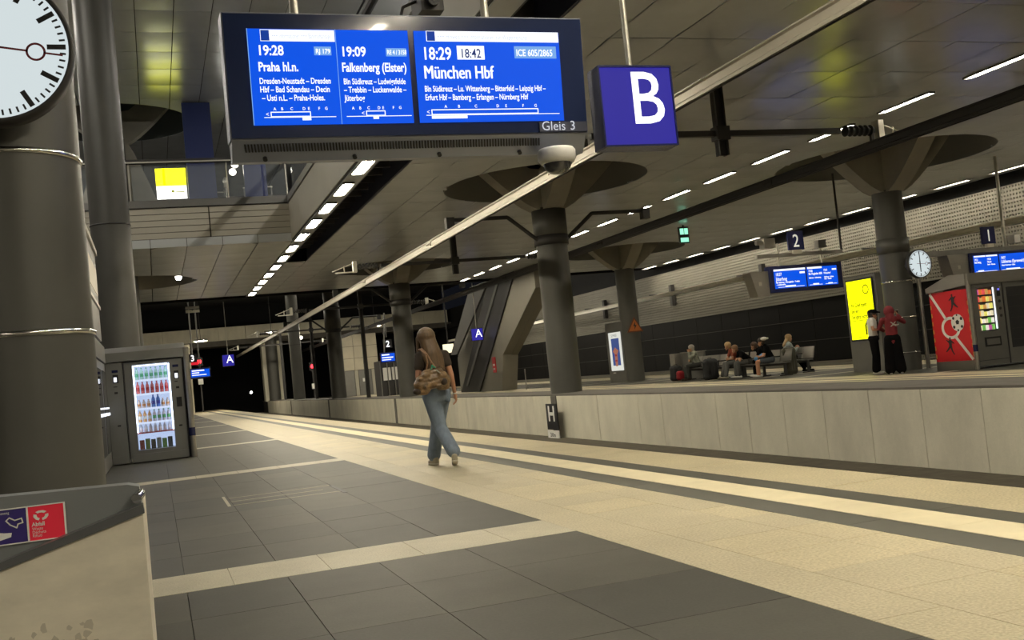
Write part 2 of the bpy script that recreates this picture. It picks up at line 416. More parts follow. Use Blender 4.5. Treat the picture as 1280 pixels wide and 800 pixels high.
for j in range(NY-1):
    y0 = Y0+j*PY; y1 = y0+PY
    for x0, x1 in xcols: cands.append((x0, x1, y0, y1))
    if y0 > 32.0:
        for x0, x1 in ucols: cands.append((x0, x1, y0 if y0 > 33 else 32.22, y1))
        cands.append((4.77, 5.5, y0, y1)) if y0 > 37 else None
def area(c):
    x0, x1, y0, y1 = c; P = [proj((x, y, ZC)) for x, y in ((x0, y0), (x1, y0), (x1, y1), (x0, y1))]
    if any(p[0] is None for p in P): return 0
    if max(p[0] for p in P) < 0 or min(p[0] for p in P) > 1280 or max(p[1] for p in P) < 0: return 0
    return abs(sum(P[i][0]*P[(i+1) % 4][1]-P[(i+1) % 4][0]*P[i][1] for i in range(4)))/2
cands.sort(key=area, reverse=True)
restp = MB()
for k, c in enumerate(cands):
    b = panel_mb(*c, ZC)
    if not b.v: continue
    if k < 290: b.obj('ceiling_panel', m_ceil, ceil)
    else:
        restp.add(b.v, b.f); restp.sm[-len(b.f):] = b.sm
restp.box(-9, 25.9, -20, -3.2, ZC, ZC+0.04); restp.box(-9, 4.3, -20, -3.2, ZC, ZC+0.04)
restp.obj('panelling', m_ceil, ceil, kind='stuff')
# backing above the panels (cut around the openings by leaving boxes) and the dark recess beside the lamp row
MB().box(5.5, 26.6, -20, 50.2, 6.55, 6.75).box(-9, 5.5, 32.3, 50.2, 6.55, 6.75).obj('backing', m_ceilj, ceil)
MB().box(4.80, 5.46, -20, 37, 6.35, 6.5).box(5.46, 5.5, -20, 37, 5.70, 6.5).box(4.77, 4.80, -20, 37, 5.70, 6.5).obj('recess_lining', mat('recess_blue_grey', (0.03, 0.035, 0.06), 0.5), ceil)
sl = MB().box(4.82, 5.44, 0, 0.05, 5.95, 6.33).mesh('recess_baffle', m_iron)
for i in range(40): inst(sl, 'recess_baffle', ceil, (0, 2+i*0.87, 0))
MB().box(-9, -5.0, -20, 0, 5.70, 5.76).obj('plain_soffit', m_ceil, ceil)
MB().box(4.37, 4.77, -20, 50.2, 5.70, 5.74).obj('lamp_strip_panel', m_ceil, ceil)
MB().box(-9, 26.6, 50.2, 50.45, 5.66, 9.2).obj('end_fascia', m_black, ceil)
for i, (hx, hy, hr) in enumerate(holes):
    if i == 0 or hy > 55: continue
    MB().lathe([(hr-0.0, 0), (hr-0.03, 0.0), (hr-0.03, 0.84), (0.01, 0.84)], (hx, hy, ZC+0.01), 48).obj('opening_lining', m_cap if i > 4 else mat('opening_grey', (0.16, 0.158, 0.15), 0.6), ceil)

# ---- upper level seen through the atrium
ZU = 11.85
upholes = [(-0.72, 41.5, 2.9)]
uc = struct('ceiling_upper_hall')
for i in range(22):
    for j in range(10):
        x0 = -3.81+1.02*j; y0 = 22.24+1.77*i
        if y0 > 56: continue
        b = panel_mb(x0, x0+1.02, y0, y0+1.77, ZU)
        if b.v: b.obj('ceiling_panel', m_ceil, uc)
MB().box(-9, -3.85, -20, 60, ZU, ZU+0.1).box(6.45, 12, -20, 60, ZU, ZU+0.1).box(-3.85, 6.45, -20, 22.2, ZU, ZU+0.1).obj('plain_soffit', m_ceil, uc)
MB().lathe([(2.9, 0), (2.87, 0), (2.87, 1.2), (0.01, 1.2)], (-0.72, 41.5, ZU+0.01), 48).obj('opening_lining', mat('opening_teal', (0.07, 0.085, 0.085), 0.6), uc)
MB().box(-9, 12, -20, 60, ZU+1.4, ZU+1.5).obj('backing', m_ceilj, uc)
uf = struct('floor_upper_hall')
MB().box(-9, 4.34, 32.42, 60, 6.76, 7.0).box(5.6, 12, -20, 60, 6.76, 7.0).obj('slab', m_dark3, uf)
ub = struct('wall_upper_back')
for i in range(16):
    for k in range(4):
        MB().box(-9+i*1.3+0.006, -9+(i+1)*1.3-0.006, 57, 57.1, 7.0+k*1.22+0.006, 7.0+(k+1)*1.22-0.006).obj('wall_panel', mat('wall_grey', (0.17, 0.17, 0.16), 0.4, metal=0.3, var=0.05, vs=1), ub)
ul = struct('wall_left')
MB().box(-9.2, -9, -20, 100, -0.9, ZU).obj('wall_face', m_concd, ul)
ur = struct('wall_upper_right')
MB().box(12, 12.2, -20, 60, 6.76, ZU).obj('wall_face', mat('wall_grey', (0.17, 0.17, 0.16), 0.5), ur)
wb = struct('wall_behind')
MB().box(-9.2, 27, -20.3, -20.05, -0.9, ZU+0.4).obj('wall_face', m_conc, wb)
# gallery parapet (front face at Y=32.2)
gf = struct('wall_gallery_front')
gy = 32.2
fx = [-9.17+0*1.04] + [4.35-1.04*k for k in range(9, -1, -1)]
for a, b in zip(fx[:-1], fx[1:]):
    MB().bbox(a+0.008, b-0.008, gy, gy+0.06, 5.70, 5.95, 0.002).obj('fascia_panel', m_fasc, gf)
for a, b in ((-2.9, -0.5), (-0.5, 1.93), (1.95, 4.35)):
    for k in range(5):
        MB().bbox(a+0.01, b-0.01, gy-0.01, gy+0.05, 5.965+k*0.185, 5.965+(k+1)*0.185-0.018, 0.002).obj('slat', m_slat, gf)
MB().box(-9, 4.33, gy+0.04, gy+0.22, 5.70, 6.88).obj('core', m_joint, gf)
MB().bbox(-9, 4.35, gy-0.05, gy+0.26, 6.90, 7.12, 0.01).obj('cap', m_steel2, gf)
for a, b in ((-2.9, -0.3), (-0.2, 0.72), (0.75, 2.55), (2.58, 3.62), (3.65, 4.33)):
    MB().box(a+0.02, b-0.02, gy+0.08, gy+0.095, 7.12, 8.2).obj('glass_pane', m_glass, gf)
MB().box(-3, 4.35, gy-0.03, gy+0.12, 8.24, 8.36).obj('handrail', m_iron, gf)
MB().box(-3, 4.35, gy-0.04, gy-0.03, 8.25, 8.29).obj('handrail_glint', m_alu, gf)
for x in (-0.25, 2.565, 4.34): MB().box(x-0.02, x+0.02, gy+0.06, gy+0.11, 7.12, 8.24).obj('baluster', m_alu, gf)
gs = struct('wall_gallery_side')
MB().box(4.35, 4.37, -20, 32.2, 5.72, 6.90).box(4.38, 4.76, -20, 32.2, 5.76, 6.76).obj('core', m_joint, gs)
for i in range(16):
    MB().bbox(4.33, 4.36, 32.19-(i+1)*2.25, 32.19-i*2.25-0.008, 5.76, 6.88, 0.002).obj('side_panel', m_slat, gs)
MB().box(4.29, 4.60, -20, 32.2, 6.90, 7.10).obj('cap', m_steel2, gs)
for i in range(12): MB().box(4.45, 4.462, 31.9-(i+1)*2.6+0.02, 31.9-i*2.6-0.02, 7.10, 8.2).obj('glass_pane', m_glass, gs)
MB().box(4.40, 4.52, -20, 32.2, 8.24, 8.34).obj('handrail', m_iron, gs)

# ---- far end of the hall
en = struct('wall_end')
MB().box(-9, 30, 112, 112.3, -1.5, 13).obj('dark_face', m_black, en)
MB().box(-9, 27, 50.4, 112, 9.2, 9.5).obj('dark_soffit', m_black, struct('ceiling_void'))
be = struct('trim_3')
for i in range(14):
    MB().bbox(-6+i*2.3+0.01, -6+(i+1)*2.3-0.01, 93, 94.2, 5.95, 7.1, 0.01).obj('beam_face', m_conc, be)
MB().box(-6, 26.5, 93.1, 97, 5.5, 5.95).obj('beam_soffit', m_concd, be)
MB().box(-9, 26.9, 97, 97.4, 7.1, 9.3).obj('dark_infill', m_black, be)
pw = struct('wall_end_building')
for i in range(3):
    for k in range(3):
        MB().bbox(15.5+i*1.05+0.015, 15.5+(i+1)*1.05-0.015, 90, 90.1, 2.25+k*1.05+0.015, 2.25+(k+1)*1.05-0.015, 0.003).obj('wall_panel', mat('lit_panel', (0.55, 0.50, 0.38), 0.5, var=0.1, vs=1), pw)
for a, b, mm, nm in ((15.5, 16.45, m_steel2, 'door_leaf'), (16.5, 16.8, m_slat, 'door_pier'), (16.85, 17.95, m_steel2, 'door_leaf'), (18.0, 18.6, m_slat, 'door_pier')):
    MB().bbox(a, b, 90, 90.1, 0.0, 2.23, 0.003).obj(nm, mm, pw)
MB().box(15.5, 18.65, 90.1, 96, 0, 5.45).obj('core', m_concd, pw)
MB().box(17.15, 17.45, 89.97, 90.0, 1.2, 1.5).obj('door_notice', m_white, pw)
# concrete wing at the end of the near platform + end of platform
pe = struct('wall_platform_end')
MB().box(1.9, 2.75, 84, 85, -0.1, 5.4).obj('pier', mat('lit_panel', (0.55, 0.50, 0.38), 0.5), pe)
MB().box(8.95, 10.5, 92, 93.5, 0.3, 5.5).obj('end_pier', m_conc, pe)
# ================================================================== THINGS
# ---- columns
m_ring = mat('ring_chrome', (0.8, 0.78, 0.72), 0.15, metal=1.0)
def arm(b, cx, cy, ang, z0, z1, r1, w0=0.25, w1=0.27, top=0.55):
    """one curved arm of a column head, rising outwards from the shaft to the ceiling"""
    prof = [(0.0, z0)] + [(0.38+(r1-0.38)*t, z0+(z1-z0)*(t**1.25)) for t in (0, .15, .3, .45, .6, .75, .9, 1.0)]
    upper = [(r1-0.05, z1+0.15), (r1*0.55, z1+0.1), (r1*0.25, z0+(z1-z0)*0.75), (0, z0+(z1-z0)*0.7)]
    P = prof+upper; n = len(P); e = Vector((cos(ang), sin(ang), 0)); s = Vector((-sin(ang), cos(ang), 0)); v = []
    for side in (-1, 1):
        for r, z in P:
            ww = w0+(w1-w0)*min(1, r/r1); v.append(Vector((cx, cy, z))+e*r+s*ww*side)
    b.add(v, [tuple(range(n))[::-1], tuple(range(n, 2*n))]+[(k, (k+1) % n, n+(k+1) % n, n+k) for k in range(n)])
def column(x, y, z0, zt, r, label, rings=(), collar=None, head=None, hr=2.5, group=None, band=None):
    t = thing('column', label, 'column', (x, y, z0), group)
    MB().cyl((x, y, z0), (x, y, zt), r, n=40).obj('shaft', m_col, t)
    for z in rings: MB().lathe([(r+0.002, z-0.018), (r+0.012, z-0.014), (r+0.012, z+0.014), (r+0.002, z+0.018)], (x, y, 0), 40).obj('ring', m_ring, t)
    if collar: MB().lathe([(r, collar[0]), (r+0.035, collar[0]), (r+0.035, collar[1]), (r, collar[1])], (x, y, 0), 40).obj('collar', m_col, t)
    if band: MB().lathe([(r+0.001, band), (r+0.01, band), (r+0.01, band+0.03), (r+0.001, band+0.03)], (x, y, 0), 40).obj('seam', m_iron, t)
    if head:
        for k in range(4):
            b = MB(); arm(b, x, y, k*pi/2, zt-0.05, head, hr); b.obj('head_arm', m_cap, t)
    return t
column(-0.75, 7.1, 0.0, 11.84, 0.41, 'thick grey round column with two chrome rings, behind the big clock', rings=(0.55, 1.61, 2.71))
column(-0.66, 24.3, 0.0, 11.84, 0.42, 'tall grey column rising behind the drinks machines through the open atrium', band=5.1)
c = column(-0.72, 41.5, 0.0, 11.2, 0.43, 'grey column under the gallery, flaring into round ceiling openings', head=6.35, hr=2.1)
for k in range(4):
    b = MB(); arm(b, -0.72, 41.5, k*pi/2, 11.0, ZU+0.9, 2.3); b.obj('upper_head_arm', m_cap, c)
colA = column(9.76, 24.3, 0.36, 5.05, 0.40, 'large grey column on the track wall beside the H sign, with four-armed head', collar=(4.2, 5.0), head=6.40, hr=2.05, band=4.17)
colB = column(9.76, 41.5, 0.36, 5.05, 0.40, 'grey column on the track wall just left of the walking woman', collar=(4.2, 5.0), head=6.40, hr=2.05)
colC = column(9.76, 58.7, 0.36, 9.2, 0.42, 'grey column on the track wall, first one beyond the ceiling end', collar=(4.3, 5.6), band=4.25)
column(9.76, 75.9, 0.36, 9.2, 0.42, 'grey column on the track wall, second one beyond the ceiling end', band=4.3)
column(9.76, 92.0, 0.36, 5.9, 0.5, 'grey column at the far end of the track wall, under the concrete beam')
column(19.0, 22.8, 0.0, 4.85, 0.39, 'grey column on the far platform carrying the round white clock', rings=(0.47, 1.42, 2.38), collar=(3.15, 3.55), head=6.40, hr=2.2)
column(19.75, 41.0, 0.0, 4.95, 0.42, 'grey column on the far platform with an orange warning triangle', head=6.40, hr=2.15)

# ---- fluorescent ceiling lamps
def lamp_proto(w_, L, tubes, label, group):
    t = thing('ceiling_lamp', label, 'lamp', (0, 0, ZC), group)
    MB().box(-w_/2, w_/2, -L/2, L/2, ZC-0.022, ZC-0.012).obj('housing', m_steel2, t)
    for k in range(tubes):
        xx = 0 if tubes == 1 else (-0.055+0.11*k)
        MB().box(xx-0.045, xx+0.045, -L/2+0.03, L/2-0.03, ZC-0.026, ZC-0.022).obj('tube', m_lamp, t)
    for s_ in (-1, 1): MB().box(s_*w_/2-0.006, s_*w_/2+0.006, -L/2, L/2, ZC-0.048, ZC-0.012).obj('side_rail', m_steel2, t)
    for s_ in (-1, 1): MB().box(-w_/2, w_/2, s_*L/2-0.015, s_*L/2+0.015, ZC-0.048, ZC-0.012).obj('end_cap', m_iron, t)
    return t
ORD = ['nearest', 'second', 'third', 'fourth', 'fifth', 'sixth', 'seventh', 'eighth', 'ninth', 'tenth', 'eleventh', 'twelfth', 'thirteenth', 'fourteenth', 'fifteenth', 'sixteenth', 'seventeenth', 'eighteenth', 'nineteenth', 'twentieth', 'twenty-first', 'twenty-second', 'twenty-third', 'twenty-fourth', 'twenty-fifth', 'twenty-sixth', 'twenty-seventh', 'twenty-eighth', 'twenty-ninth']
def far_ord(i, n):
    k = n-1-i; return 'farthest lamp' if k == 0 else ORD[k]+' lamp from the far end'
place = {'l': ('long twin-tube ceiling lamp in the row along the gallery edge above the near platform', 'lamps in the left row'),
         'r': ('long slim ceiling lamp in the middle row over the far platform edge', 'lamps in the middle row'),
         's': ('long slim ceiling lamp in the far row beside the perforated wall', 'lamps in the far right row')}
def lamp_row(proto, x, ys, what):
    for i, y in enumerate(ys):
        lb = far_ord(i, len(ys)) + what
        if i == 0: proto.location = (x, y, ZC); proto['label'] = lb
        else: dup(proto, (x, y, ZC), label=lb)
lamp_row(lamp_proto(0.27, 1.5, 2, *place['l']), 4.52, [21.5+2.457*k for k in range(-14, 12) if not 10.5 < 21.5+2.457*k < 15.5], ' in the twin-tube row along the gallery edge')
lamp_row(lamp_proto(0.14, 1.55, 1, *place['r']), 14.8, [16.9+2.457*k for k in range(-10, 14)], ' in the slim middle row above the far platform edge')
lamp_row(lamp_proto(0.14, 1.55, 1, *place['s']), 25.15, [29.5+2.457*k for k in range(-11, 9)], ' in the slim far right row by the perforated wall')
lamp_row(lamp_proto(0.27, 1.5, 2, 'x', 'added lamps behind the viewer'), -5.6, [-15+2.457*k for k in range(6)], ' in the added row behind the viewer, left platform edge')  # unseen lamps added behind the camera to light the left side and bin
up = thing('added_upper_lamp', 'added long lamp under the upper hall ceiling', 'lamp', (-5.5, 20, ZU), 'added upper hall lamps')  # out-of-view lamps added to brighten the upper hall
MB().box(-5.6, -5.4, 19, 21, ZU-0.06, ZU-0.002).obj('housing', m_white, up)
MB().box(-5.56, -5.44, 19.05, 20.95, ZU-0.08, ZU-0.06).obj('tube', mat('added_upper_tube', (0.8, 0.8, 0.8), emit=(1, .94, .84), es=420), up)
for i, (x, y) in enumerate([(-5.5, 28), (-5.5, 36), (-5.5, 44), (8.5, 20), (8.5, 28), (8.5, 36), (8.5, 44), (8.5, 12), (-5.5, 12)]):
    dup(up, (x, y, ZU), label='added long lamp under the upper hall ceiling, %s side, %s from the near end' % ('left' if x < 0 else 'right', ORD[int((y-12)/8)]))
up['label'] = 'added long lamp under the upper hall ceiling, left side, second from the near end'
# a few lamps of the upper hall and beyond the ceiling end
for i, (x, y, z, lb) in enumerate(((3.50, 40, 9.83, 'small bright upper-hall spotlight seen behind the gallery glass, upper one'), (3.40, 40, 9.55, 'bright upper-hall spotlight behind the gallery glass, lower one'),
                                   (1.3, 88, 5.2, 'small bright lamp under the beam at the far platform end'), (11.6, 86, 5.3, 'small lamp under the beam between the far track-wall columns'),
                                   (9.1, 108, 1.25, 'single bright tunnel lamp low in the dark at the far end'))):
    t = thing('spotlight', lb, 'lamp', (x, y, z))
    MB().cyl((x, y-0.02, z), (x, y+0.25, z), 0.14, 0.10, n=14).obj('body', m_white, t)
    MB().cyl((x, y-0.04, z), (x, y-0.02, z), 0.12, n=14).obj('lens', glow('spot_lens', (255, 250, 235), 14 if i != 4 else 10), t)
    MB().cyl((x, y+0.1, z), (x, y+0.1, ZU if i < 2 else z+0.3), 0.02, n=8).obj('stem', m_iron, t)
for i, (x, y, nm) in enumerate(((-3, 82, 'leftmost'), (3.6, 84, 'left'), (8.6, 80, 'middle'), (13.2, 80, 'right'), (17.2, 83, 'rightmost'), (20.5, 66, 'nearest'))):  # lamps added to light the far beam, columns and end wall
    t = thing('added_box_lamp', nm+' added box lamp of the dim area beyond the ceiling end', 'lamp', (x, y, 5.6))
    MB().box(x-0.5, x+0.5, y-0.1, y+0.1, 5.6, 5.72).obj('housing', m_iron, t)
    MB().box(x-0.45, x+0.45, y-0.08, y+0.08, 5.57, 5.6).obj('tube', mat('added_far_tube', (0.8, 0.8, 0.8), emit=(1, .9, .7), es=520), t)
    MB().cyl((x, y, 5.72), (x, y, 9.2), 0.02, n=6).obj('rod', m_iron, t)
hb = None
for i, y in enumerate((56, 66, 76)):  # hidden lamps added above the sight line to light the far columns
    for j, x in enumerate((-2.5, 5.5, 13.5, 21.5)):
        t = thing('added_high_lamp', '%s added high lamp from the left in the %s row of the dark void' % (ORD[j].replace('nearest', 'first'), ('nearest', 'middle', 'farthest')[i]), 'lamp', (x, y, 8.9))
        MB().box(x-0.4, x+0.4, y-0.2, y+0.2, 8.82, 8.95).obj('housing', m_iron, t)
        MB().box(x-0.36, x+0.36, y-0.17, y+0.17, 8.80, 8.82).obj('tube', mat('added_high_tube', (0.8, 0.8, 0.8), emit=(1, .92, .75), es=260), t)
        MB().cyl((x, y, 8.95), (x, y, 9.2), 0.03, n=6).obj('rod', m_iron, t)
# uplights inside column heads
for x, y, z, lb in ((1.15, 40.9, 5.78, 'bright white spotlight set in the column opening under the gallery'),):
    t = thing('spotlight', lb, 'lamp', (x, y, z))
    MB().lathe([(0.0, -0.12), (0.07, -0.11), (0.11, -0.05), (0.12, 0.03)], (x, y, z), 14).obj('lens', glow('spot_lens2', (255, 252, 240), 12), t)
    MB().cyl((x, y, z+0.03), (x, y, z+0.3), 0.13, n=14).obj('body', m_iron, t)

# ---- overhead conductor rails with their hangers
def orail(X, y0, y1, label, mm=None, dz=0.0):
    mm = mm or m_rail
    t = thing('conductor_rail', label, 'rail', (X, y0, 4.5))
    MB().plate([(X-0.045, 4.44), (X+0.045, 4.44), (X+0.045, 4.48), (X+0.028, 4.50), (X+0.028, 4.60), (X+0.06, 4.62), (X+0.06, 4.64), (X-0.06, 4.64), (X-0.06, 4.62), (X-0.028, 4.60), (X-0.028, 4.50), (X-0.045, 4.48)], 'y', y0, y1).obj('beam', mm, t)
    MB().cyl((X, y0, 4.43), (X, y1, 4.43), 0.012, n=6).obj('contact_wire', m_iron, t)
    for i in range(int((y1-y0)/9)):
        b = MB().box(X-0.05, X+0.05, y0+4+i*9, y0+4.4+i*9, 4.46, 4.62)
        for k in range(4): b.cyl((X-0.07, y0+4.06+i*9+k*0.09, 4.55), (X+0.07, y0+4.06+i*9+k*0.09, 4.55), 0.015, n=6)
        b.obj('splice_plate', mm, t)
    t.location.z += dz
orail(7.1, 4.0, 96, 'pale overhead conductor rail running diagonally above the near track')
orail(12.9, 6.0, 96, 'dark overhead conductor rail above the track behind the wall', m_iron)
orail(24.6, 12.0, 88, 'pale overhead conductor rail above the farthest track', mat('white_rail', (0.85, 0.82, 0.72), 0.5), -0.55)
def hanger(x, y, zb, zt, label, left=True, right=True):
    t = thing('rail_hanger', label, 'hanger', (x, y, zb), None)
    b = MB().box(x-0.09, x+0.09, y-0.02, y+0.02, zb, zt).box(x-0.09, x-0.06, y-0.08, y+0.08, zb, zt).box(x+0.06, x+0.09, y-0.08, y+0.08, zb, zt)
    b.obj('post', m_iron, t)
    MB().box(x-0.13, x+0.13, y-0.11, y+0.11, 4.72, 4.96).obj('clamp', m_iron, t)
    for sgn in (-1, 1):
        if (sgn < 0 and not left) or (sgn > 0 and not right): continue
        MB().box(min(x, x+sgn*2.5), max(x, x+sgn*2.5), y-0.05, y+0.05, 4.79, 4.89).obj('cross_arm', m_iron, t)
        e = x+sgn*2.62
        ins = MB()
        for k in range(6): ins.cyl((e+sgn*k*0.11, y, 4.84), (e+sgn*(k*0.11+0.06), y, 4.84), 0.105, 0.08, n=12)
        ins.cyl((e, y, 4.84), (e+sgn*0.65, y, 4.84), 0.05, n=10).obj('insulator', m_iron, t)
        g = e+sgn*0.68
        MB().box(min(g, g+sgn*0.12), max(g, g+sgn*0.12), y-0.1, y+0.1, 4.66, 5.02).box(min(g, g+sgn*0.7), max(g, g+sgn*0.7), y-0.02, y+0.02, 4.66, 4.70)\
            .cyl((g, y, 5.0), (g+sgn*0.8, y, 4.72), 0.015, n=6).cyl((g+sgn*0.4, y, 4.66), (g+sgn*0.4, y, 4.9), 0.02, n=6).obj('bracket', m_alu, t)
        X = 7.1 if sgn < 0 else 12.9
        MB().box(X-0.03, X+0.03, y-0.03, y+0.03, 4.64, 4.80).obj('rail_clip', m_iron, t)
    return t
hanger(9.7, 15.7, 4.45, 5.69, 'nearest dark ceiling post with two rail arms, right of the blue B sign')
hanger(9.7, 32.9, 4.40, 5.69, 'dark ceiling post with two rail arms, left of the large column beside the H sign')
hanger(9.76, 50.1, 0.36, 6.4, 'slim dark mast on the track wall behind the column nearest the woman')
hanger(9.76, 67.3, 0.36, 6.0, 'slim dark mast standing between the two far columns on the track wall')
hanger(9.76, 84.5, 0.36, 6.0, 'slim pale mast farthest along the track wall')
for y, t in ((24.3, colA), (41.5, colB), (58.7, colC)):
    for s_ in (-1, 1):
        MB().tube([(9.76+s_*0.40, y-0.1, 4.25), (9.76+s_*1.15, y-0.1, 4.86), (9.76+s_*2.75, y-0.1, 4.86)], 0.05, 8).obj('rail_arm', m_iron, t)
        MB().box(9.76+s_*2.66-0.1, 9.76+s_*2.66+0.1, y-0.2, y, 4.645, 4.92).obj('rail_clip', m_iron, t)
    MB().lathe([(0.41, 4.10), (0.44, 4.10), (0.44, 4.35), (0.41, 4.35)], (9.76, y, 0), 32).obj('clamp_band', m_iron, t)
# wall mounted rail supports at the far wall
for i in range(7):
    y = 22.5+i*8.6
    lb = 'dark drop bracket of the farthest conductor rail on the perforated wall'
    t = thing('wall_bracket', lb.replace('dark', far_ord(i, 7).replace(' lamp', '')+': dark').replace(' of the farthest conductor rail', ''), 'bracket', (25.95, y, 4.1), 'brackets along the perforated wall')
    MB().box(25.78, 25.98, y-0.12, y+0.12, 3.5, 4.6).obj('plate', m_iron, t)
    MB().box(24.55, 25.8, y-0.03, y+0.03, 4.11, 4.17).obj('arm', m_iron, t)

# ---- B and A platform section signs
def section_sign(x, y, z0, letter, s, ztop, label, xs=0.94, glowy=True):
    t = thing('section_sign', label, 'sign', (x, y, z0))
    h = s/2
    bx_ = MB().bbox(x-h, x+h, y-0.06, y+0.12, z0, z0+s, 0.004).obj('box', m_signb, t)
    MB().box(x-h-0.012, x-h, y-0.07, y+0.13, z0-0.012, z0+s+0.012).box(x+h, x+h+0.012, y-0.07, y+0.13, z0-0.012, z0+s+0.012)\
        .box(x-h, x+h, y-0.07, y+0.13, z0-0.014, z0).box(x-h, x+h, y-0.07, y+0.13, z0+s, z0+s+0.014).obj('frame', m_navy, t)
    f = Flat(); f.text(letter, s*0.98, x+0.13*s, z0+s*0.27, y-0.064, xs, 'CENTER', bold=0.002*s); f.obj('letter', m_signw, bx_)
    MB().cyl((x, y+0.02, z0+s), (x, y+0.02, ztop), 0.022, n=10).obj('rod', m_alu, t)
    return t
section_sign(3.655, 7.1, 2.72, 'B', 0.60, 5.2, 'large blue square sign with a white B, right of the departure display')
section_sign(3.88, 58.7, 2.76, 'A', 0.60, 6.3, 'small blue sign with a white A hanging low over the near platform')
section_sign(16.0, 51.5, 2.72, 'A', 0.60, 5.7, 'small blue sign with a white A hanging before the stair block')

# ---- departure displays
def train_strip(f, x0, x1, z, y, a, b, letters, s):
    f.rect(x0, x1, z, z+0.006*s, y)
    f.rect(a, b, z+0.047*s, z+0.055*s, y); f.rect(a, b, z+0.008*s, z+0.014*s, y); f.rect(a, a+0.008*s, z, z+0.052*s, y); f.rect(b-0.008*s, b, z, z+0.052*s, y)
    for k, ch in enumerate('ABCDEFG'):
        f.text(ch, 0.038*s, letters[k], z+0.068*s, y, 0.95, 'CENTER', bold=0.0005)
    f.text('<', 0.06*s, a-0.045*s, z+0.012*s, y, 0.9, 'LEFT')
def display(cx, cy, cz, W, H, tilt, label, full, plate_txt=None, s=1.0):
    t = thing('departure_display', label, 'display', (cx, cy, cz))
    X0, X1 = cx-W/2, cx+W/2; Z0, Z1 = cz-H/2, cz+H/2; hz = Z0+0.13*s
    MB().bbox(X0, X1, cy-0.02, cy+0.0, hz, Z1, 0.001).obj('front_glass', m_bezel, t)
    MB().box(X0-0.01, X1+0.01, cy, cy+0.22*s, hz-0.01, Z1+0.012).obj('casing', m_house, t)
    # sloping underside with vent slots
    MB().prism([(X0, cy, hz), (X0, cy+0.22*s, hz), (X0, cy+0.22*s, Z0-0.02), (X0, cy+0.10*s, Z0-0.02)], (W, 0, 0)).obj('vent_housing', m_house, t)
    n = int(W/0.026) if s > 0.9 else 20; b = MB()
    for k in range(n):
        x = X0+0.08*s+k*(W-0.45*s)/n
        q = 0.35; yy = cy+0.10*s*(0.12); 
        b.prism([(x, cy+0.022*s, hz-0.035*s), (x+0.010*s, cy+0.022*s, hz-0.035*s), (x+0.018*s, cy+0.052*s, hz-0.085*s), (x+0.008*s, cy+0.052*s, hz-0.085*s)], (0, -0.008, -0.004))
    b.obj('vent_slots', m_ink, t)
    for k in range(4):
        x = X0+0.22*s+k*(W-0.5*s)/3.4
        MB().cyl((x, cy+0.075*s, Z0+0.005*s), (x, cy+0.060*s, Z0-0.012*s), 0.016*s, n=10).obj('screw', m_ink, t)
    return t, X0, X1, Z0, Z1, hz
t, X0, X1, Z0, Z1, hz = display(1.945, 7.15, 3.22, 2.64, 0.98, math.radians(6), 'large hanging departure display with blue screens, at the near platform top', True)
yy = 7.13-0.012
W1 = [(0.80, 1.385), (1.385, 1.905), (1.955, 3.09)]
zt, zb = 3.605, 2.945
for (a, b) in ((0.78, 1.905), (1.95, 3.075)):
    MB().box(a, b, 7.13-0.008, 7.13, zb, zt).obj('screen', m_blue, t)
MB().box(0.775, 0.780, yy-0.003, yy, zb, zt).obj('screen_divider', m_scrl, t); MB().box(1.380, 1.384, yy-0.003, yy, zb, zt).obj('screen_divider', m_scrl, t)
f = Flat(); y_ = yy
f.rect(0.865, 1.375, zt-0.085, zt-0.006, y_); f.rect(2.04, 3.07, zt-0.075, zt+0.0, y_); f.rect(2.265, 2.475, zt-0.205, zt-0.105, y_)
f.text('19:28', 0.095, 0.835, 3.425, y_, 0.86, bold=0.0022); f.text('Praha hl.n.', 0.088, 0.835, 3.315, y_, 0.74, bold=0.0022)
f.text('Dresden-Neustadt – Dresden', 0.058, 0.835, 3.228, y_, 0.70, bold=0.001)
f.text('Hbf – Bad Schandau – Decin', 0.058, 0.835, 3.170, y_, 0.72, bold=0.001)
f.text('– Usti n.L. – Praha-Holes.', 0.058, 0.845, 3.112, y_, 0.72, bold=0.001)
train_strip(f, 0.85, 1.345, 2.995, y_, 0.895, 1.17, [0.925, 0.975, 1.04, 1.125, 1.158, 1.23, 1.28], 0.75)
f.rect(1.11, 1.17, 2.975, 2.995, y_)
f.text('19:09', 0.095, 1.41, 3.420, y_, 0.86, bold=0.0022); f.text('Falkenberg (Elster)', 0.088, 1.41, 3.312, y_, 0.70, bold=0.0022)
f.text('Bln Südkreuz – Ludwigsfelde', 0.058, 1.415, 3.223, y_, 0.67, bold=0.001)
f.text('– Trebbin – Luckenwalde –', 0.058, 1.415, 3.165, y_, 0.70, bold=0.001)
f.text('Jüterbog', 0.058, 1.415, 3.107, y_, 0.72, bold=0.001)
train_strip(f, 1.42, 1.89, 2.995, y_, 1.56, 1.70, [1.47, 1.52, 1.58, 1.655, 1.685, 1.76, 1.81], 0.75)
f.rect(1.61, 1.65, 2.977, 2.995, y_)
f.text('18:29', 0.125, 2.0, zt-0.205, y_, 0.80, bold=0.0025); f.text('München Hbf', 0.135, 2.0, 3.262, y_, 0.72); f.text('München Hbf', 0.135, 2.003, 3.2605, y_, 0.72); f.text('München Hbf', 0.135, 2.0055, 3.262, y_, 0.72)
f.text('Bln Südkreuz – Lu. Wittenberg – Bitterfeld – Leipzig Hbf –', 0.060, 2.0, 3.168, y_, 0.66, bold=0.001)
f.text('Erfurt Hbf – Bamberg – Erlangen – Nürnberg Hbf', 0.060, 2.0, 3.106, y_, 0.66, bold=0.001)
train_strip(f, 2.0, 3.04, 2.995, y_, 2.04, 2.87, [2.15, 2.25, 2.38, 2.55, 2.615, 2.75, 2.85], 0.8)
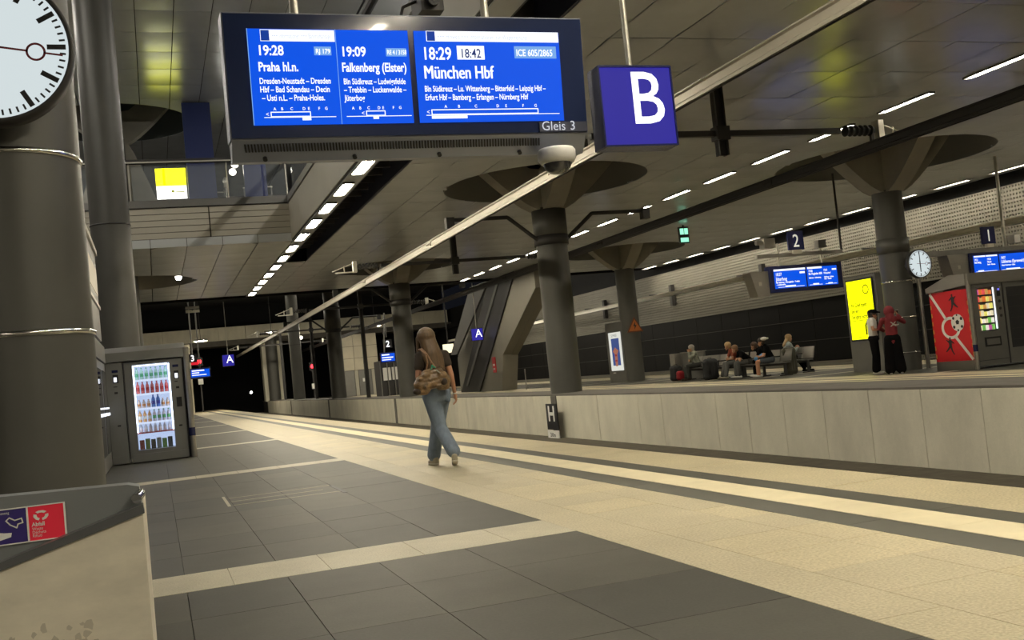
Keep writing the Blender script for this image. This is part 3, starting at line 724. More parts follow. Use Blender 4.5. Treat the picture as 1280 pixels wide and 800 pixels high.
f.rect(2.04, 2.31, 2.972, 2.993, y_)
f.obj('screen_lettering', m_scrw, t)
for q in ((1.225, 1.345, 3.425, 3.485), (1.735, 1.885, 3.42, 3.478), (2.71, 3.045, zt-0.195, zt-0.105)):
    f = Flat(); f.rect(*q, y_); f.obj('train_number_field', m_scrl, t)
f = Flat(); f.text('RJ 179', 0.046, 1.235, 3.437, y_-0.003, 0.85, bold=0.001); f.text('RE 4 / 3158', 0.046, 1.742, 3.433, y_-0.003, 0.66, bold=0.001)
f.text('ICE 605/2865', 0.07, 2.722, zt-0.178, y_-0.003, 0.76, bold=0.0012); f.obj('train_number', m_scrw, t)
f = Flat(); f.text('18:42', 0.092, 2.285, zt-0.192, y_-0.003, 0.80, bold=0.0012); f.obj('delay_time', glow('screen_ink', (30, 50, 110), 1.0), t)
for q in ((0.868, 0.925, zt-0.082, zt-0.01), (2.045, 2.105, zt-0.072, zt-0.004)):
    f = Flat(); f.rect(*q, y_-0.002); f.obj('notice_pictogram', glow('screen_ink2', (20, 60, 150), 1.0), t)
f = Flat(); f.text('+++ Informationen +++ Bahnhofsansage', 0.05, 0.94, zt-0.065, y_-0.002, 0.50); f.text('+++ Hinweis +++ Informationen zur Wagenreihung', 0.05, 2.12, zt-0.058, y_-0.002, 0.66)
f.obj('notice_text', glow('notice_grey', (205, 212, 225), 1.0), t)
MB().box(2.87, X1-0.003, yy-0.0, yy+0.004, 2.862, 2.935).obj('track_plate', mat('plate_navy', (0.05, 0.055, 0.09), 0.4), t)
f = Flat(); f.text('Gleis', 0.098, 2.885, 2.872, yy-0.004, 0.98); f.obj('track_lettering', glow('gleis_white', (225, 228, 238), 0.9), t, kind='stuff')
f = Flat(); f.text('3', 0.098, 3.115, 2.872, yy-0.004, 0.98); f.obj('track_number', glow('gleis_white', (225, 228, 238), 0.9), t)
MB().box(X0+0.02, X0+0.05, 7.35, 7.5, 2.75, 3.6).obj('back_edge', m_house, t)
t.rotation_euler = (math.radians(5), 0, 0)
t = thing('display_mast', 'pair of pale rods holding up the large departure display', 'rod', (1.85, 7.3, 3.7))
for x in (1.14, 2.57): MB().cyl((x, 7.28, 3.74), (x, 7.28, 6.9), 0.03, n=10).obj('rod', m_alu, t)
MB().box(-0.30, 4.32, 7.2, 7.36, 6.55, 6.70).obj('cross_beam', m_iron, t)
t = thing('dome_camera', 'pale round dome camera under the right end of the big display', 'camera', (2.99, 7.16, 2.62))
MB().lathe([(0.0, 0.10), (0.13, 0.10), (0.145, 0.08), (0.145, 0.02), (0.125, -0.01), (0.11, -0.015)], (2.99, 7.16, 2.63), 28).obj('housing', m_white, t)
MB().lathe([(0.112, 0.0), (0.095, -0.045), (0.06, -0.075), (0.0, -0.085)], (2.99, 7.16, 2.62), 24).obj('lens_dome', mat('smoked_dome', (0.03, 0.03, 0.035), 0.08, coat=0.6), t)
t = thing('ceiling_camera', 'dark surveillance camera with cable above the big display', 'camera', (2.23, 7.6, 4.0))
MB().box(2.16, 2.34, 7.55, 7.85, 3.93, 4.10).obj('body', m_iron, t)
MB().cyl((2.25, 7.5, 4.0), (2.25, 7.56, 4.0), 0.05, n=12).obj('lens', m_ink, t)
MB().tube([(2.16, 7.7, 4.05), (2.05, 7.7, 4.0), (2.02, 7.7, 3.9), (2.08, 7.7, 3.82)], 0.012, 6).obj('cable', m_iron, t)
MB().cyl((2.27, 7.7, 4.1), (2.27, 7.7, 6.55), 0.02, n=8).obj('rod', m_iron, t)

# small displays
def small_display(x0, x1, z0, z1, y, label, num, cols, lines):
    cx = (x0+x1)/2; t = thing('departure_display', label, 'display', (cx, y, z0))
    MB().bbox(x0, x1, y, y+0.22, z0, z1, 0.004).obj('casing', m_navy, t)
    H = z1-z0; a0 = x0+0.06*(x1-x0); 
    for a, b in cols: MB().box(x0+(x1-x0)*a, x0+(x1-x0)*b, y-0.006, y, z0+0.14*H, z1-0.13*H).obj('screen', m_blue, t)
    f = Flat()
    for (u, v, s_, txt) in lines:
        X = x0+(x1-x0)*u; Z = z0+H*v
        if txt.startswith('#'): f.rect(X, X+(x1-x0)*float(txt[1:]), Z, Z+H*s_, y-0.009)
        else: f.text(txt, s_*H*1.25, X, Z, y-0.009, 0.75, bold=0.002)
    f.obj('screen_lettering', m_scrw, t)
    return t
small_display(16.05, 18.42, 2.44, 3.17, 24.3, 'hanging blue departure display under the number 2 sign', '2', ((0.06, 0.49), (0.51, 0.93)),
    [(0.06, 0.80, 0.07, '#0.43'), (0.08, 0.62, 0.13, '18:57'), (0.08, 0.44, 0.15, 'Jüterbog'), (0.08, 0.34, 0.07, 'Bln Südkreuz – Ludwigsfelde – Trebbin'), (0.08, 0.26, 0.07, '– Luckenwalde'), (0.1, 0.18, 0.015, '#0.36'), (0.2, 0.19, 0.05, '#0.14'), (0.41, 0.66, 0.07, '#0.07'),
     (0.52, 0.80, 0.07, '#0.20'), (0.53, 0.68, 0.09, '19:28'), (0.53, 0.57, 0.09, 'Bln Flughafen BER'), (0.53, 0.43, 0.06, 'Südkreuz – Schöneberg'), (0.53, 0.18, 0.015, '#0.18'), (0.58, 0.19, 0.05, '#0.08'), (0.74, 0.68, 0.09, '19:31'), (0.74, 0.57, 0.08, 'Wünsdorf'), (0.74, 0.43, 0.06, 'Südkreuz – Lichten'), (0.74, 0.36, 0.06, 'rade – Zossen'), (0.75, 0.18, 0.015, '#0.16'), (0.79, 0.19, 0.04, '#0.06'), (0.86, 0.7, 0.06, '#0.06')])
small_display(21.25, 23.7, 2.34, 2.99, 22.5, 'blue departure display over the snack machines, under the number 1 sign', '1', ((0.05, 0.40), (0.42, 0.93)),
    [(0.06, 0.80, 0.06, '#0.16'), (0.23, 0.80, 0.06, '#0.16'), (0.06, 0.65, 0.1, '19:21'), (0.06, 0.54, 0.09, 'Bad Belzig'), (0.24, 0.65, 0.1, '19:28'), (0.24, 0.54, 0.09, 'Nauen'), (0.24, 0.44, 0.06, 'Berlin – Falkensee'), (0.07, 0.18, 0.015, '#0.30'), (0.1, 0.19, 0.05, '#0.08'),
     (0.44, 0.66, 0.12, '18:57'), (0.44, 0.48, 0.15, 'Lübbenau (Spreewald)'), (0.44, 0.36, 0.06, 'Königs Wusterhausen – Lübben'), (0.44, 0.18, 0.015, '#0.45'), (0.5, 0.19, 0.05, '#0.2'), (0.8, 0.70, 0.07, '#0.1')])
def housing(x0, x1, y, z0, z1, label):
    t = thing('loudspeaker_housing', label, 'housing', (x0, y, z0))
    MB().plate([(x0, z1), (x1, z1), (x1, z0), (x0+0.18, z0)], 'y', y, y+0.4).obj('shell', m_steel, t)
    MB().box((x0+x1)/2-0.04, (x0+x1)/2+0.04, y-0.02, y, (z0+z1)/2-0.04, (z0+z1)/2+0.06).obj('badge', m_alu, t)
housing(15.48, 16.05, 24.35, 2.36, 3.05, 'wedge-shaped grey housing at the left end of the display under sign 2')
housing(20.55, 21.25, 22.55, 2.26, 2.98, 'wedge-shaped grey housing left of the display over the snack machines')
def number_sign(x, y, z, n, s, label, ztop):
    t = thing('track_number_sign', label, 'sign', (x, y, z))
    MB().bbox(x-s/2, x+s/2, y, y+0.06, z, z+s*1.05, 0.004).obj('plate', m_navy, t)
    f = Flat(); f.text(n, s*1.0, x, z+s*0.17, y-0.006, 0.85, 'CENTER', bold=0.002); f.obj('number', glow('number_white', (225, 225, 215), 0.9), t)
    MB().box(x-s*0.25, x+s*0.3, y-0.02, y+0.06, z-0.10, z).obj('bracket', m_alu, t)
number_sign(16.95, 24.2, 3.57, '2', 0.5, 'small navy sign with a white 2 above the hanging display', 5.7)
number_sign(22.1, 22.6, 3.22, '1', 0.46, 'small navy sign with a white 1 at the right picture edge', 5.7)
# display beams and rods on the far platform
t = thing('display_beam', 'pale steel beam with camera and two rods above display 2', 'beam', (16.9, 24.45, 3.45))
MB().box(15.8, 18.6, 24.4, 24.52, 3.42, 3.52).obj('beam', m_steel, t)
for x in (16.5, 17.9): MB().cyl((x, 24.46, 3.17), (x, 24.46, 3.8 if x < 17 else 3.7), 0.03, n=8).obj('rod', m_alu, t)
MB().box(16.0, 16.35, 24.3, 24.55, 3.68, 3.95).cyl((15.8, 24.4, 3.85), (16.0, 24.4, 3.85), 0.07, n=10).obj('camera', m_steel, t)
MB().box(17.75, 18.0, 24.3, 24.5, 3.6, 3.82).obj('junction_box', m_steel2, t)
MB().cyl((18.6, 24.46, 3.47), (18.6, 24.46, 5.7), 0.03, n=8).obj('ceiling_rod', m_iron, t)
t = thing('display_beam', 'steel beam reaching from the clock column to sign 1', 'beam', (19.2, 22.7, 3.1))
MB().box(19.1, 24.2, 22.62, 22.78, 2.98, 3.12).obj('beam', m_steel2, t)
MB().cyl((22.75, 22.7, 3.1), (22.75, 22.7, 5.7), 0.045, n=10).obj('ceiling_rod', m_alu, t)
MB().box(22.9, 23.1, 22.5, 22.75, 3.2, 3.42).obj('camera', m_white, t)

# ---- clocks
def clock(cx, cy, cz, r, label, sec=98, arm_to=None):
    t = thing('station_clock', label, 'clock', (cx, cy, cz))
    MB().lathe([(0, -0.0), (r*0.97, -0.0)], (cx, cy-0.095, cz), 64, 'y').obj('face', m_clockf, t)
    MB().lathe([(r*0.965, -0.10), (r*0.985, -0.115), (r*1.03, -0.105), (r*1.035, 0.02), (r*0.9, 0.06), (0.01, 0.06)], (cx, cy, cz), 64, 'y').obj('rim', m_iron, t)
    for k in range(60):
        mk = MB()
        a = 2*pi*k/60; big = k % 5 == 0; L = r*(0.235 if k % 15 == 0 else 0.235) if big else r*0.075; w_ = r*(0.068 if big else 0.026)
        ra = r*0.93; d = Vector((sin(a), 0, cos(a))); s_ = Vector((cos(a), 0, -sin(a))); c0 = Vector((cx, cy-0.100, cz))
        P = [c0+d*ra+s_*w_/2, c0+d*ra-s_*w_/2, c0+d*(ra-L)-s_*w_/2, c0+d*(ra-L)+s_*w_/2]
        mk.prism(P, (0, 0.003, 0)); mk.obj('hour_mark' if big else 'minute_mark', m_ink, t)
    def hand(ang, L, w0, w1, back, mm, nm, dy):
        a = math.radians(ang); d = Vector((sin(a), 0, cos(a))); s_ = Vector((cos(a), 0, -sin(a))); c0 = Vector((cx, cy-0.104-dy, cz))
        b = MB().prism([c0-d*back+s_*w0/2, c0-d*back-s_*w0/2, c0+d*L-s_*w1/2, c0+d*L+s_*w1/2], (0, 0.002, 0))
        if nm == 'second_hand':
            rc = c0+d*(L*0.80); ro, ri = r*0.125, r*0.095; v = []
            b = MB().prism([c0-d*back+s_*w0/2, c0-d*back-s_*w0/2, rc-d*ri-s_*w1/2, rc-d*ri+s_*w1/2], (0, 0.002, 0)).prism([rc+d*ri+s_*w1/2, rc+d*ri-s_*w1/2, c0+d*L*1.28-s_*w1/2, c0+d*L*1.28+s_*w1/2], (0, 0.002, 0))
            n = 32
            for q in (ro, ri):
                for k in range(n): v.append(rc+Vector((q*cos(2*pi*k/n), 0, q*sin(2*pi*k/n))))
            b.add(v, [(k, (k+1) % n, n+(k+1) % n, n+k) for k in range(n)])
        b.obj(nm, mm, t)
    hand(180, r*0.60, r*0.10, r*0.075, r*0.22, m_ink, 'hour_hand', 0.003)
    hand(0, r*0.90, r*0.08, r*0.06, r*0.22, m_ink, 'minute_hand', 0.006)
    hand(sec, r*0.70, r*0.03, r*0.025, r*0.3, m_rink, 'second_hand', 0.009)
    if arm_to: MB().cyl((cx, cy+0.12, cz), arm_to, 0.05, n=10).obj('wall_arm', m_steel2, t)
    return t
clock(-0.735, 6.5, 3.235, 0.43, 'large round white station clock at the top left, cut by the picture edge', 98, (-0.735, 6.72, 3.235))
clock(19.05, 22.0, 2.76, 0.36, 'round white station clock on the far column, showing six', 93, (19.03, 22.42, 2.76))
t = thing('horn_loudspeaker', 'dark round loudspeaker above the big clock, at the top left corner', 'loudspeaker', (-0.30, 6.6, 3.8))
MB().lathe([(0.0, -0.02), (0.14, -0.02), (0.16, 0.0), (0.16, 0.1), (0.08, 0.2)], (-0.30, 6.6, 3.80), 28, 'y').obj('horn', m_steel2, t)

# ---- green emergency exit sign
t = thing('exit_sign', 'small green lit emergency exit sign under the far ceiling', 'sign', (18.6, 33.5, 5.3))
MB().box(18.45, 18.85, 33.4, 33.48, 5.02, 5.62).obj('casing', m_iron, t)
gg = glow('exit_green', (150, 240, 200), 1.3)
MB().box(18.49, 18.635, 33.385, 33.4, 5.34, 5.56).box(18.665, 18.81, 33.385, 33.4, 5.34, 5.56).box(18.49, 18.81, 33.385, 33.4, 5.06, 5.22).obj('lit_panel', gg, t)
MB().box(18.63, 18.67, 33.40, 33.45, 5.6, 5.7).obj('hanger', m_iron, t)

# ---- H stop board
t = thing('stop_board', 'black board with a white H on a post at the track wall', 'sign', (9.0, 23.3, -0.92))
MB().box(8.93, 8.97, 23.22, 23.34, -0.92, 0.1).obj('post', m_iron, t)
b = MB().box(8.90, 8.93, 22.93, 23.63, -0.46, 0.16); b.obj('board', m_ink, t)
def negx(mb_fn, px, py):
    f = Flat(); mb_fn(f); return turn_x(f, px, py)
f = negx(lambda f: (f.rect(-0.20, -0.12, -0.02, 0.0, 0),), 0, 0)
f = Flat(); px, py = 8.895, 23.28
f.rect(px-0.20, px-0.11, -0.26, 0.11, py); f.rect(px+0.11, px+0.20, -0.26, 0.11, py); f.rect(px-0.12, px+0.12, -0.12, -0.04, py)
turn_x(f, px, py).obj('letter', m_white, t)
MB().box(8.895, 8.93, 22.93, 23.63, -0.66, -0.48).obj('distance_plate', m_white, t)
f = Flat(); f.text('210 m', 0.14, 8.89, -0.63, 23.28, 0.95, 'CENTER', bold=0.003); turn_x(f, 8.89, 23.28).obj('distance_lettering', m_ink, t)
# ---- drinks machines at the left
m_vend = mat('vending_grey', (0.25, 0.25, 0.24), 0.35, metal=0.5, var=0.04, vs=3)
m_vdark = mat('vending_seam', (0.02, 0.02, 0.025), 0.6)
m_cabin = glow('cabinet_back_glow', (190, 210, 250), 1.1)
m_led = glow('cabinet_led', (225, 236, 255), 6)
m_keyw = glow('key_white', (240, 245, 255), 1.5)
Yv = 21.35
t = thing('drinks_machine', 'grey drinks vending machine with a lit window of bottles', 'vending machine', (0.0, Yv+0.4, 0))
b = MB()   # carcass as an open box around the window
b.box(-0.56, -0.40, Yv+0.02, Yv+0.85, 0.10, 1.96).box(0.29, 0.54, Yv+0.02, Yv+0.85, 0.10, 1.96).box(-0.40, 0.29, Yv+0.02, Yv+0.85, 1.90, 1.96).box(-0.40, 0.29, Yv+0.02, Yv+0.85, 0.10, 0.24).box(-0.56, 0.54, Yv+0.62, Yv+0.85, 0.1, 1.96)
b.obj('body', m_vend, t)
MB().box(-0.40, 0.29, Yv+0.60, Yv+0.615, 0.24, 1.90).obj('glowing_back', m_cabin, t)  # rear wall itself glows, imitating light from the strips
MB().box(-0.395, -0.37, Yv+0.03, Yv+0.06, 0.58, 1.88).box(0.26, 0.285, Yv+0.03, Yv+0.06, 0.58, 1.88).obj('light_strip', m_led, t)
MB().box(-0.36, 0.25, Yv+0.03, Yv+0.06, 1.865, 1.885).obj('light_strip', m_led, t)  # extra strip added to brighten the bottles
MB().box(-0.395, 0.285, Yv+0.05, Yv+0.6, 0.555, 0.575).obj('tray_lip', m_red, t)
shz = [1.60, 1.325, 1.045, 0.77, 0.585]
for z in shz[:4]: 
    sh_ = MB().box(-0.37, 0.26, Yv+0.08, Yv+0.58, z-0.022, z).obj('shelf', m_white, t)
    MB().box(-0.37, 0.26, Yv+0.07, Yv+0.08, z-0.03, z+0.008).obj('price_rail', glow('price_rail', (215, 228, 255), 1.2), sh_)
MB().bbox(-0.52, 0.52, Yv-0.012, Yv+0.02, 0.02, 0.17, 0.003).obj('kick_plate', m_vend, t)
MB().box(-0.40, 0.29, Yv-0.003, Yv+0.003, 0.25, 1.90).obj('window_pane', m_glass, t)
pd_ = MB().box(0.36, 0.45, Yv, Yv+0.02, 1.56, 1.72).obj('payment_display', m_ink, t)
MB().box(0.375, 0.43, Yv-0.006, Yv, 1.575, 1.67).obj('lit_key', m_keyw, pd_)
MB().box(0.345, 0.455, Yv, Yv+0.02, 1.79, 1.84).obj('badge', m_navy, t)
MB().box(0.37, 0.47, Yv, Yv+0.02, 1.01, 1.20).obj('card_slot', m_ink, t)
MB().box(0.36, 0.42, Yv, Yv+0.02, 1.50, 1.515).box(0.38, 0.44, Yv, Yv+0.02, 1.37, 1.41).box(0.38, 0.44, Yv, Yv+0.02, 0.63, 0.66).obj('coin_slot', m_ink, t)
MB().box(-0.552, -0.545, Yv+0.01, Yv+0.03, 0.02, 1.95).box(-0.56, 0.54, Yv+0.0, Yv+0.025, 1.955, 1.965).box(0.52, 0.545, Yv-0.0, Yv+0.03, 0.02, 1.95).obj('seam', m_vdark, t)
MB().box(-0.5, 0.5, Yv+0.1, Yv+0.8, 0.0, 0.1).obj('plinth', m_iron, t)
# bottles: one prototype per row, copied with obj.copy()
def bottle_mesh(h, r, material, sh=0.62, cap=True):
    return MB().lathe([(0, 0), (r*0.92, 0), (r, 0.01), (r, h*sh), (r*0.8, h*(sh+0.1)), (r*0.36, h*0.86), (r*0.36, h*0.93), (0, h*0.93)], (0, 0, 0), 10).mesh('bottle', material)
rows = [(1.60, 0.225, 'clear_teal', (150, 215, 205), ['clear drink bottle with pale green label on the top shelf of the drinks machine']*7, [(120, 190, 170)]),
        (1.325, 0.225, 'red_drink', (225, 60, 70), ['red drink bottle on the second shelf of the drinks machine']*7, [(200, 30, 45)]),
        (1.045, 0.24, None, None, None, None), (0.77, 0.225, None, None, None, None), (0.585, 0.15, 'clear_water', (190, 205, 235), ['small clear bottle on the lowest lit shelf of the drinks machine']*7, [(235, 240, 255)])]
def lit(name, rgb, e=0.45):
    c = s2l(*rgb); return mat(name, c, 0.25, emit=None)
def bottle(x, y, z, h, r, colr, capc, label, group, nm='bottle'):
    key = ('bottle', round(h, 3), colr)
    if key not in cache: 
        cache[key] = bottle_mesh(h, r, lit('liquid_%d_%d_%d' % colr, colr)); 
        cache[key+('c',)] = MB().lathe([(0, h*0.92), (r*0.42, h*0.92), (r*0.42, h), (0, h)], (0, 0, 0), 8).mesh('cap', lit('cap_%d_%d_%d' % capc, capc))
        cache[key+('l',)] = MB().lathe([(r*1.02, h*0.25), (r*1.02, h*0.52)], (0, 0, 0), 10).mesh('paper_label', lit('label_%d_%d_%d' % capc, capc))
    o = bpy.data.objects.new(nm, cache[key]); COL.objects.link(o); o.location = (x, y, z); tag(o, label, 'bottle', group)
    for q in ('c', 'l'):
        c = bpy.data.objects.new('cap' if q == 'c' else 'paper_label', cache[key+(q,)]); COL.objects.link(c); c.parent = o
    return o
xs7 = [-0.325+0.0885*k for k in range(7)]
ON = ['first', 'second', 'third', 'fourth', 'fifth', 'sixth', 'seventh']
for k, x in enumerate(xs7):
    o_ = ON[k]+' from the left: '
    bottle(x, Yv+0.16, 1.601, 0.235, 0.034, (180, 225, 215), (90, 190, 140) if k < 3 else (60, 170, 110), ON[k]+' green-capped clear bottle from the left on the top drinks shelf', 'bottles on the top shelf')
    bottle(x, Yv+0.16, 1.326, 0.235, 0.034, (240, 110, 115), (200, 20, 40), ON[k]+' red bottle from the left on the second drinks shelf', 'red bottles on the second shelf')
    if k in (3, 4): bottle(x, Yv+0.16, 1.046, 0.25, 0.037, (70, 130, 235), (30, 60, 190), 'tall blue bottle, %s from the left on the third drinks shelf' % ON[k], 'blue bottles on the third shelf')
    else: bottle(x, Yv+0.16, 1.046, 0.165, 0.034, (235, 215, 205), (220, 150, 90), 'short pale bottle, %s from the left on the third drinks shelf' % ON[k], 'short bottles on the third shelf')
    if k < 3: bottle(x, Yv+0.16, 0.771, 0.235, 0.034, (252, 195, 130), (245, 245, 240), ON[k]+' orange bottle from the left on the fourth drinks shelf', 'orange bottles on the fourth shelf')
    else: bottle(x, Yv+0.16, 0.771, 0.235, 0.034, (222, 215, 235), (90, 180, 110), 'pale lilac bottle, %s from the left on the fourth drinks shelf' % ON[k], 'lilac bottles on the fourth shelf')
    bottle(x, Yv+0.16, 0.577, 0.165, 0.032, (225, 232, 250), (240, 240, 250), ON[k]+' small clear bottle from the left on the lowest drinks shelf', 'clear bottles on the lowest shelf')
for k, (cc, nm) in enumerate((((150, 30, 40), 'red'), ((110, 150, 60), 'green'), ((50, 50, 48), 'black'), ((130, 150, 165), 'silver blue'), ((90, 160, 70), 'bright green'), ((60, 80, 110), 'slate blue'))):
    o = MB().bbox(-0.37+k*0.104, -0.37+k*0.104+0.088, Yv+0.12, Yv+0.2, 0.245, 0.43+0.02*(k % 2), 0.006).obj('drink_carton', lit('carton%d' % k, cc))
    tag(o, nm+' drink pack in the unlit bottom tray of the drinks machine', 'carton', None)
t = thing('coin_unit', 'narrow grey payment unit left of the drinks machine', 'vending machine', (-0.72, Yv+0.4, 0))
MB().bbox(-0.88, -0.575, Yv+0.0, Yv+0.85, 0.02, 1.97, 0.004).obj('body', m_vend, t)
pd_ = MB().box(-0.76, -0.66, Yv-0.015, Yv+0.0, 1.58, 1.74).obj('display', m_ink, t); MB().box(-0.745, -0.69, Yv-0.022, Yv-0.015, 1.60, 1.69).obj('lit_key', m_keyw, pd_)
MB().box(-0.77, -0.66, Yv-0.012, Yv, 1.78, 1.83).obj('badge', m_navy, t)
MB().box(-0.76, -0.69, Yv-0.01, Yv, 1.50, 1.515).box(-0.75, -0.69, Yv-0.01, Yv, 1.37, 1.41).box(-0.74, -0.68, Yv-0.01, Yv, 0.74, 0.77).obj('coin_slot', m_ink, t)
MB().bbox(-0.87, -0.58, Yv-0.01, Yv, 0.03, 0.17, 0.003).obj('kick_plate', m_vend, t)
t = thing('machine_canopy', 'steel canopy joining the drinks machines, ending in a round post', 'canopy', (0.2, Yv+0.4, 1.98))
MB().plate([(Yv-0.05, 1.985), (Yv-0.05, 2.16), (Yv+0.25, 2.27), (Yv+0.9, 2.27), (Yv+0.9, 1.985)], 'x', -1.0, 0.60).obj('canopy_hood', m_vend, t)
MB().cyl((0.615, Yv-0.02, 0.0), (0.615, Yv-0.02, 2.16), 0.055, n=18).obj('corner_post', m_steel, t)
MB().cyl((0.615, Yv-0.02, 0.42), (0.615, Yv-0.02, 0.58), 0.058, n=18).obj('blue_band', m_navy, t)
MB().box(0.56, 0.60, Yv+0.03, Yv+0.88, 0.0, 1.98).obj('side_cheek', m_vdark, t)
# machine row along the column line, seen edge-on
t = thing('glass_machine_row', 'glass-fronted machine row seen edge-on behind the thick column', 'vending machine', (-1.3, 18.5, 0))
MB().box(-1.75, -0.95, 16.5, 21.2, 0.0, 2.28).obj('body', m_vend, t)
for k in range(3):
    y = 16.5+k*1.56
    MB().bbox(-0.95, -0.88, y+0.01, y+1.55, 0.03, 1.95, 0.004).obj('door_frame', m_vend, t)
    MB().box(-0.879, -0.872, y+0.15, y+1.40, 0.3, 1.80).obj('door_glass', mat('dark_glass', (0.03, 0.035, 0.05), 0.06, spec=0.9, coat=0.5), t)
    MB().box(-0.872, -0.84, y+0.1, y+1.45, 0.98, 1.03).box(-0.872, -0.85, y+0.1, y+1.45, 1.10, 1.13).obj('lit_bar', m_keyw, t)
MB().box(-0.95, -0.86, 16.5, 21.2, 1.97, 2.28).obj('top_fascia', m_steel2, t)
MB().cyl((-0.84, 16.45, 0), (-0.84, 16.45, 2.3), 0.035, n=12).obj('corner_post', m_steel, t)
t = thing('info_board', 'tall framed notice board with blue edge above the glass machines', 'sign', (-0.95, 18.5, 2.35))
MB().box(-1.05, -0.90, 16.5, 21.3, 2.40, 4.15).obj('case', m_steel2, t)
MB().box(-0.90, -0.885, 16.8, 21.0, 3.25, 3.75).obj('lit_notice', glow('notice_warm', (205, 190, 160), 0.9), t)
MB().box(-0.90, -0.86, 16.5, 21.3, 4.05, 4.15).box(-0.90, -0.87, 16.5, 21.3, 3.0, 3.06).obj('frame_edge', m_alu, t)
MB().box(-1.06, -0.885, 16.42, 16.5, 2.85, 4.15).obj('blue_edge', m_navy, t)
for x in (-1.0,):
    for y in (17.0, 20.8): MB().box(x-0.03, x+0.03, y-0.03, y+0.03, 2.28, 2.40).obj('foot', m_steel2, t)

# ---- litter bin in the foreground
m_bin = mat('bin_steel', (0.74, 0.68, 0.55), 0.42, metal=0.25, var=0.10, vs=7, stretch=(1, 1, 2.5), bump=0.03, bs=120)
m_rim = mat('bin_rim', (0.19, 0.20, 0.205), 0.35, metal=0.15)
t = thing('litter_bin', 'stainless steel litter bin with a dark rim and stickers, bottom left corner', 'litter bin', (-0.5, 2.7, 0))
XR = -0.05
MB().plate([(XR+0.0, 0.885), (XR+0.0, 0.0), (-0.95, 0.0), (-0.95, 0.585), (-0.36, 0.795)], 'y', 2.55, 3.05).obj('steel_body', m_bin, t)
MB().plate([(XR+0.0, 0.875), (XR-0.005, 0.93), (XR-0.03, 0.937), (-0.36, 0.945), (-0.95, 0.95), (-0.95, 0.55)], 'y', 2.60, 2.68).obj('dark_rim', m_rim, t)
MB().plate([(XR+0.004, 0.872), (XR+0.002, 0.892), (-0.36, 0.803), (-0.95, 0.592), (-0.95, 0.57), (-0.36, 0.785)], 'y', 2.545, 2.60).obj('rim_edge', mat('rim_edge_grey', (0.09, 0.092, 0.094), 0.35), t)
MB().cyl((XR-0.012, 2.57, 0.905), (XR-0.004, 2.60, 0.912), 0.012, n=10).obj('corner_cap', m_chrome, t)
# stickers (flat prints on the rim); y just in front of the rim, z tilt as on the rim
ys_ = 2.597
MB().box(-0.296, -0.218, ys_, ys_+0.003, 0.838, 0.915).obj('recycling_sticker', mat('sticker_red', (0.9, 0.03, 0.07), 0.35), t)
f = Flat()
f.rect(-0.298, -0.294, 0.836, 0.917, ys_-0.002); f.rect(-0.22, -0.216, 0.836, 0.917, ys_-0.002); f.rect(-0.45, -0.216, 0.836, 0.8385, ys_-0.002); f.rect(-0.45, -0.216, 0.9145, 0.917, ys_-0.002)
for k in range(3):
    a = 2*pi*k/3+pi/2; c_ = Vector((-0.268, 0.893)); 
    P = [(c_.x+0.016*cos(a+u), c_.y+0.0115*sin(a+u)) for u in (-.85, -.3, .3, .75)]+[(c_.x+0.009*cos(a+u), c_.y+0.0065*sin(a+u)) for u in (.75, .3, -.3, -.85)]
    f.plate(P, 'y', ys_-0.002, ys_)
f.text('Abfall', 0.0125, -0.288, 0.870, ys_-0.002, 0.95, bold=0.0003)
for k, s_ in enumerate(('Waste', 'Déchets', 'Rifiuti')): f.text(s_, 0.0095, -0.288, 0.861-k*0.0078, ys_-0.002, 0.9)
f.obj('sticker_print', m_white, t)
MB().box(-0.45, -0.297, ys_, ys_+0.003, 0.838, 0.915).obj('blue_sticker', mat('sticker_blue', (0.035, 0.02, 0.16), 0.35), t)
f = Flat(); yq = ys_-0.003
f.text('Danke, dass Sie den Bahnsteig', 0.008, -0.42, 0.905, yq, 0.9)
def outline(poly, w_):
    n = len(poly)
    for i in range(n):
        a = Vector(poly[i]); c = Vector(poly[(i+1) % n]); d = (c-a).normalized(); nn = Vector((-d.y, d.x))*w_/2
        f.plate([tuple(a+nn-d*w_/3), tuple(c+nn+d*w_/3), tuple(c-nn+d*w_/3), tuple(a-nn-d*w_/3)], 'y', yq, yq+0.002)
outline([(-0.340, 0.890), (-0.333, 0.896), (-0.322, 0.889), (-0.308, 0.892), (-0.306, 0.882), (-0.316, 0.880), (-0.319, 0.872), (-0.332, 0.880)], 0.0025)
f.plate([(-0.375, 0.882), (-0.362, 0.876), (-0.358, 0.884), (-0.366, 0.890)], 'y', yq, yq+0.002); f.plate([(-0.362, 0.887), (-0.359, 0.887), (-0.354, 0.897), (-0.356, 0.898)], 'y', yq, yq+0.002)
f.plate([(-0.385, 0.848), (-0.366, 0.845), (-0.345, 0.850), (-0.332, 0.853), (-0.330, 0.862), (-0.345, 0.863), (-0.36, 0.866), (-0.385, 0.862)], 'y', yq, yq+0.002)
f.obj('sticker_pictograms', m_white, t)
st = MB()
random.seed(3)
for k in range(26):
    x = random.uniform(-0.36, -0.17); z = random.uniform(0.55, 0.655); s_ = random.uniform(0.003, 0.010)
    st.plate([(x+s_*cos(q)*random.uniform(.5, 1.3), z+s_*sin(q)*random.uniform(.6, 1.6)) for q in [2*pi*i/7 for i in range(7)]], 'y', 2.5494, 2.5505)
st.obj('glue_residue', mat('glue_residue', (0.52, 0.47, 0.37), 0.7), t)

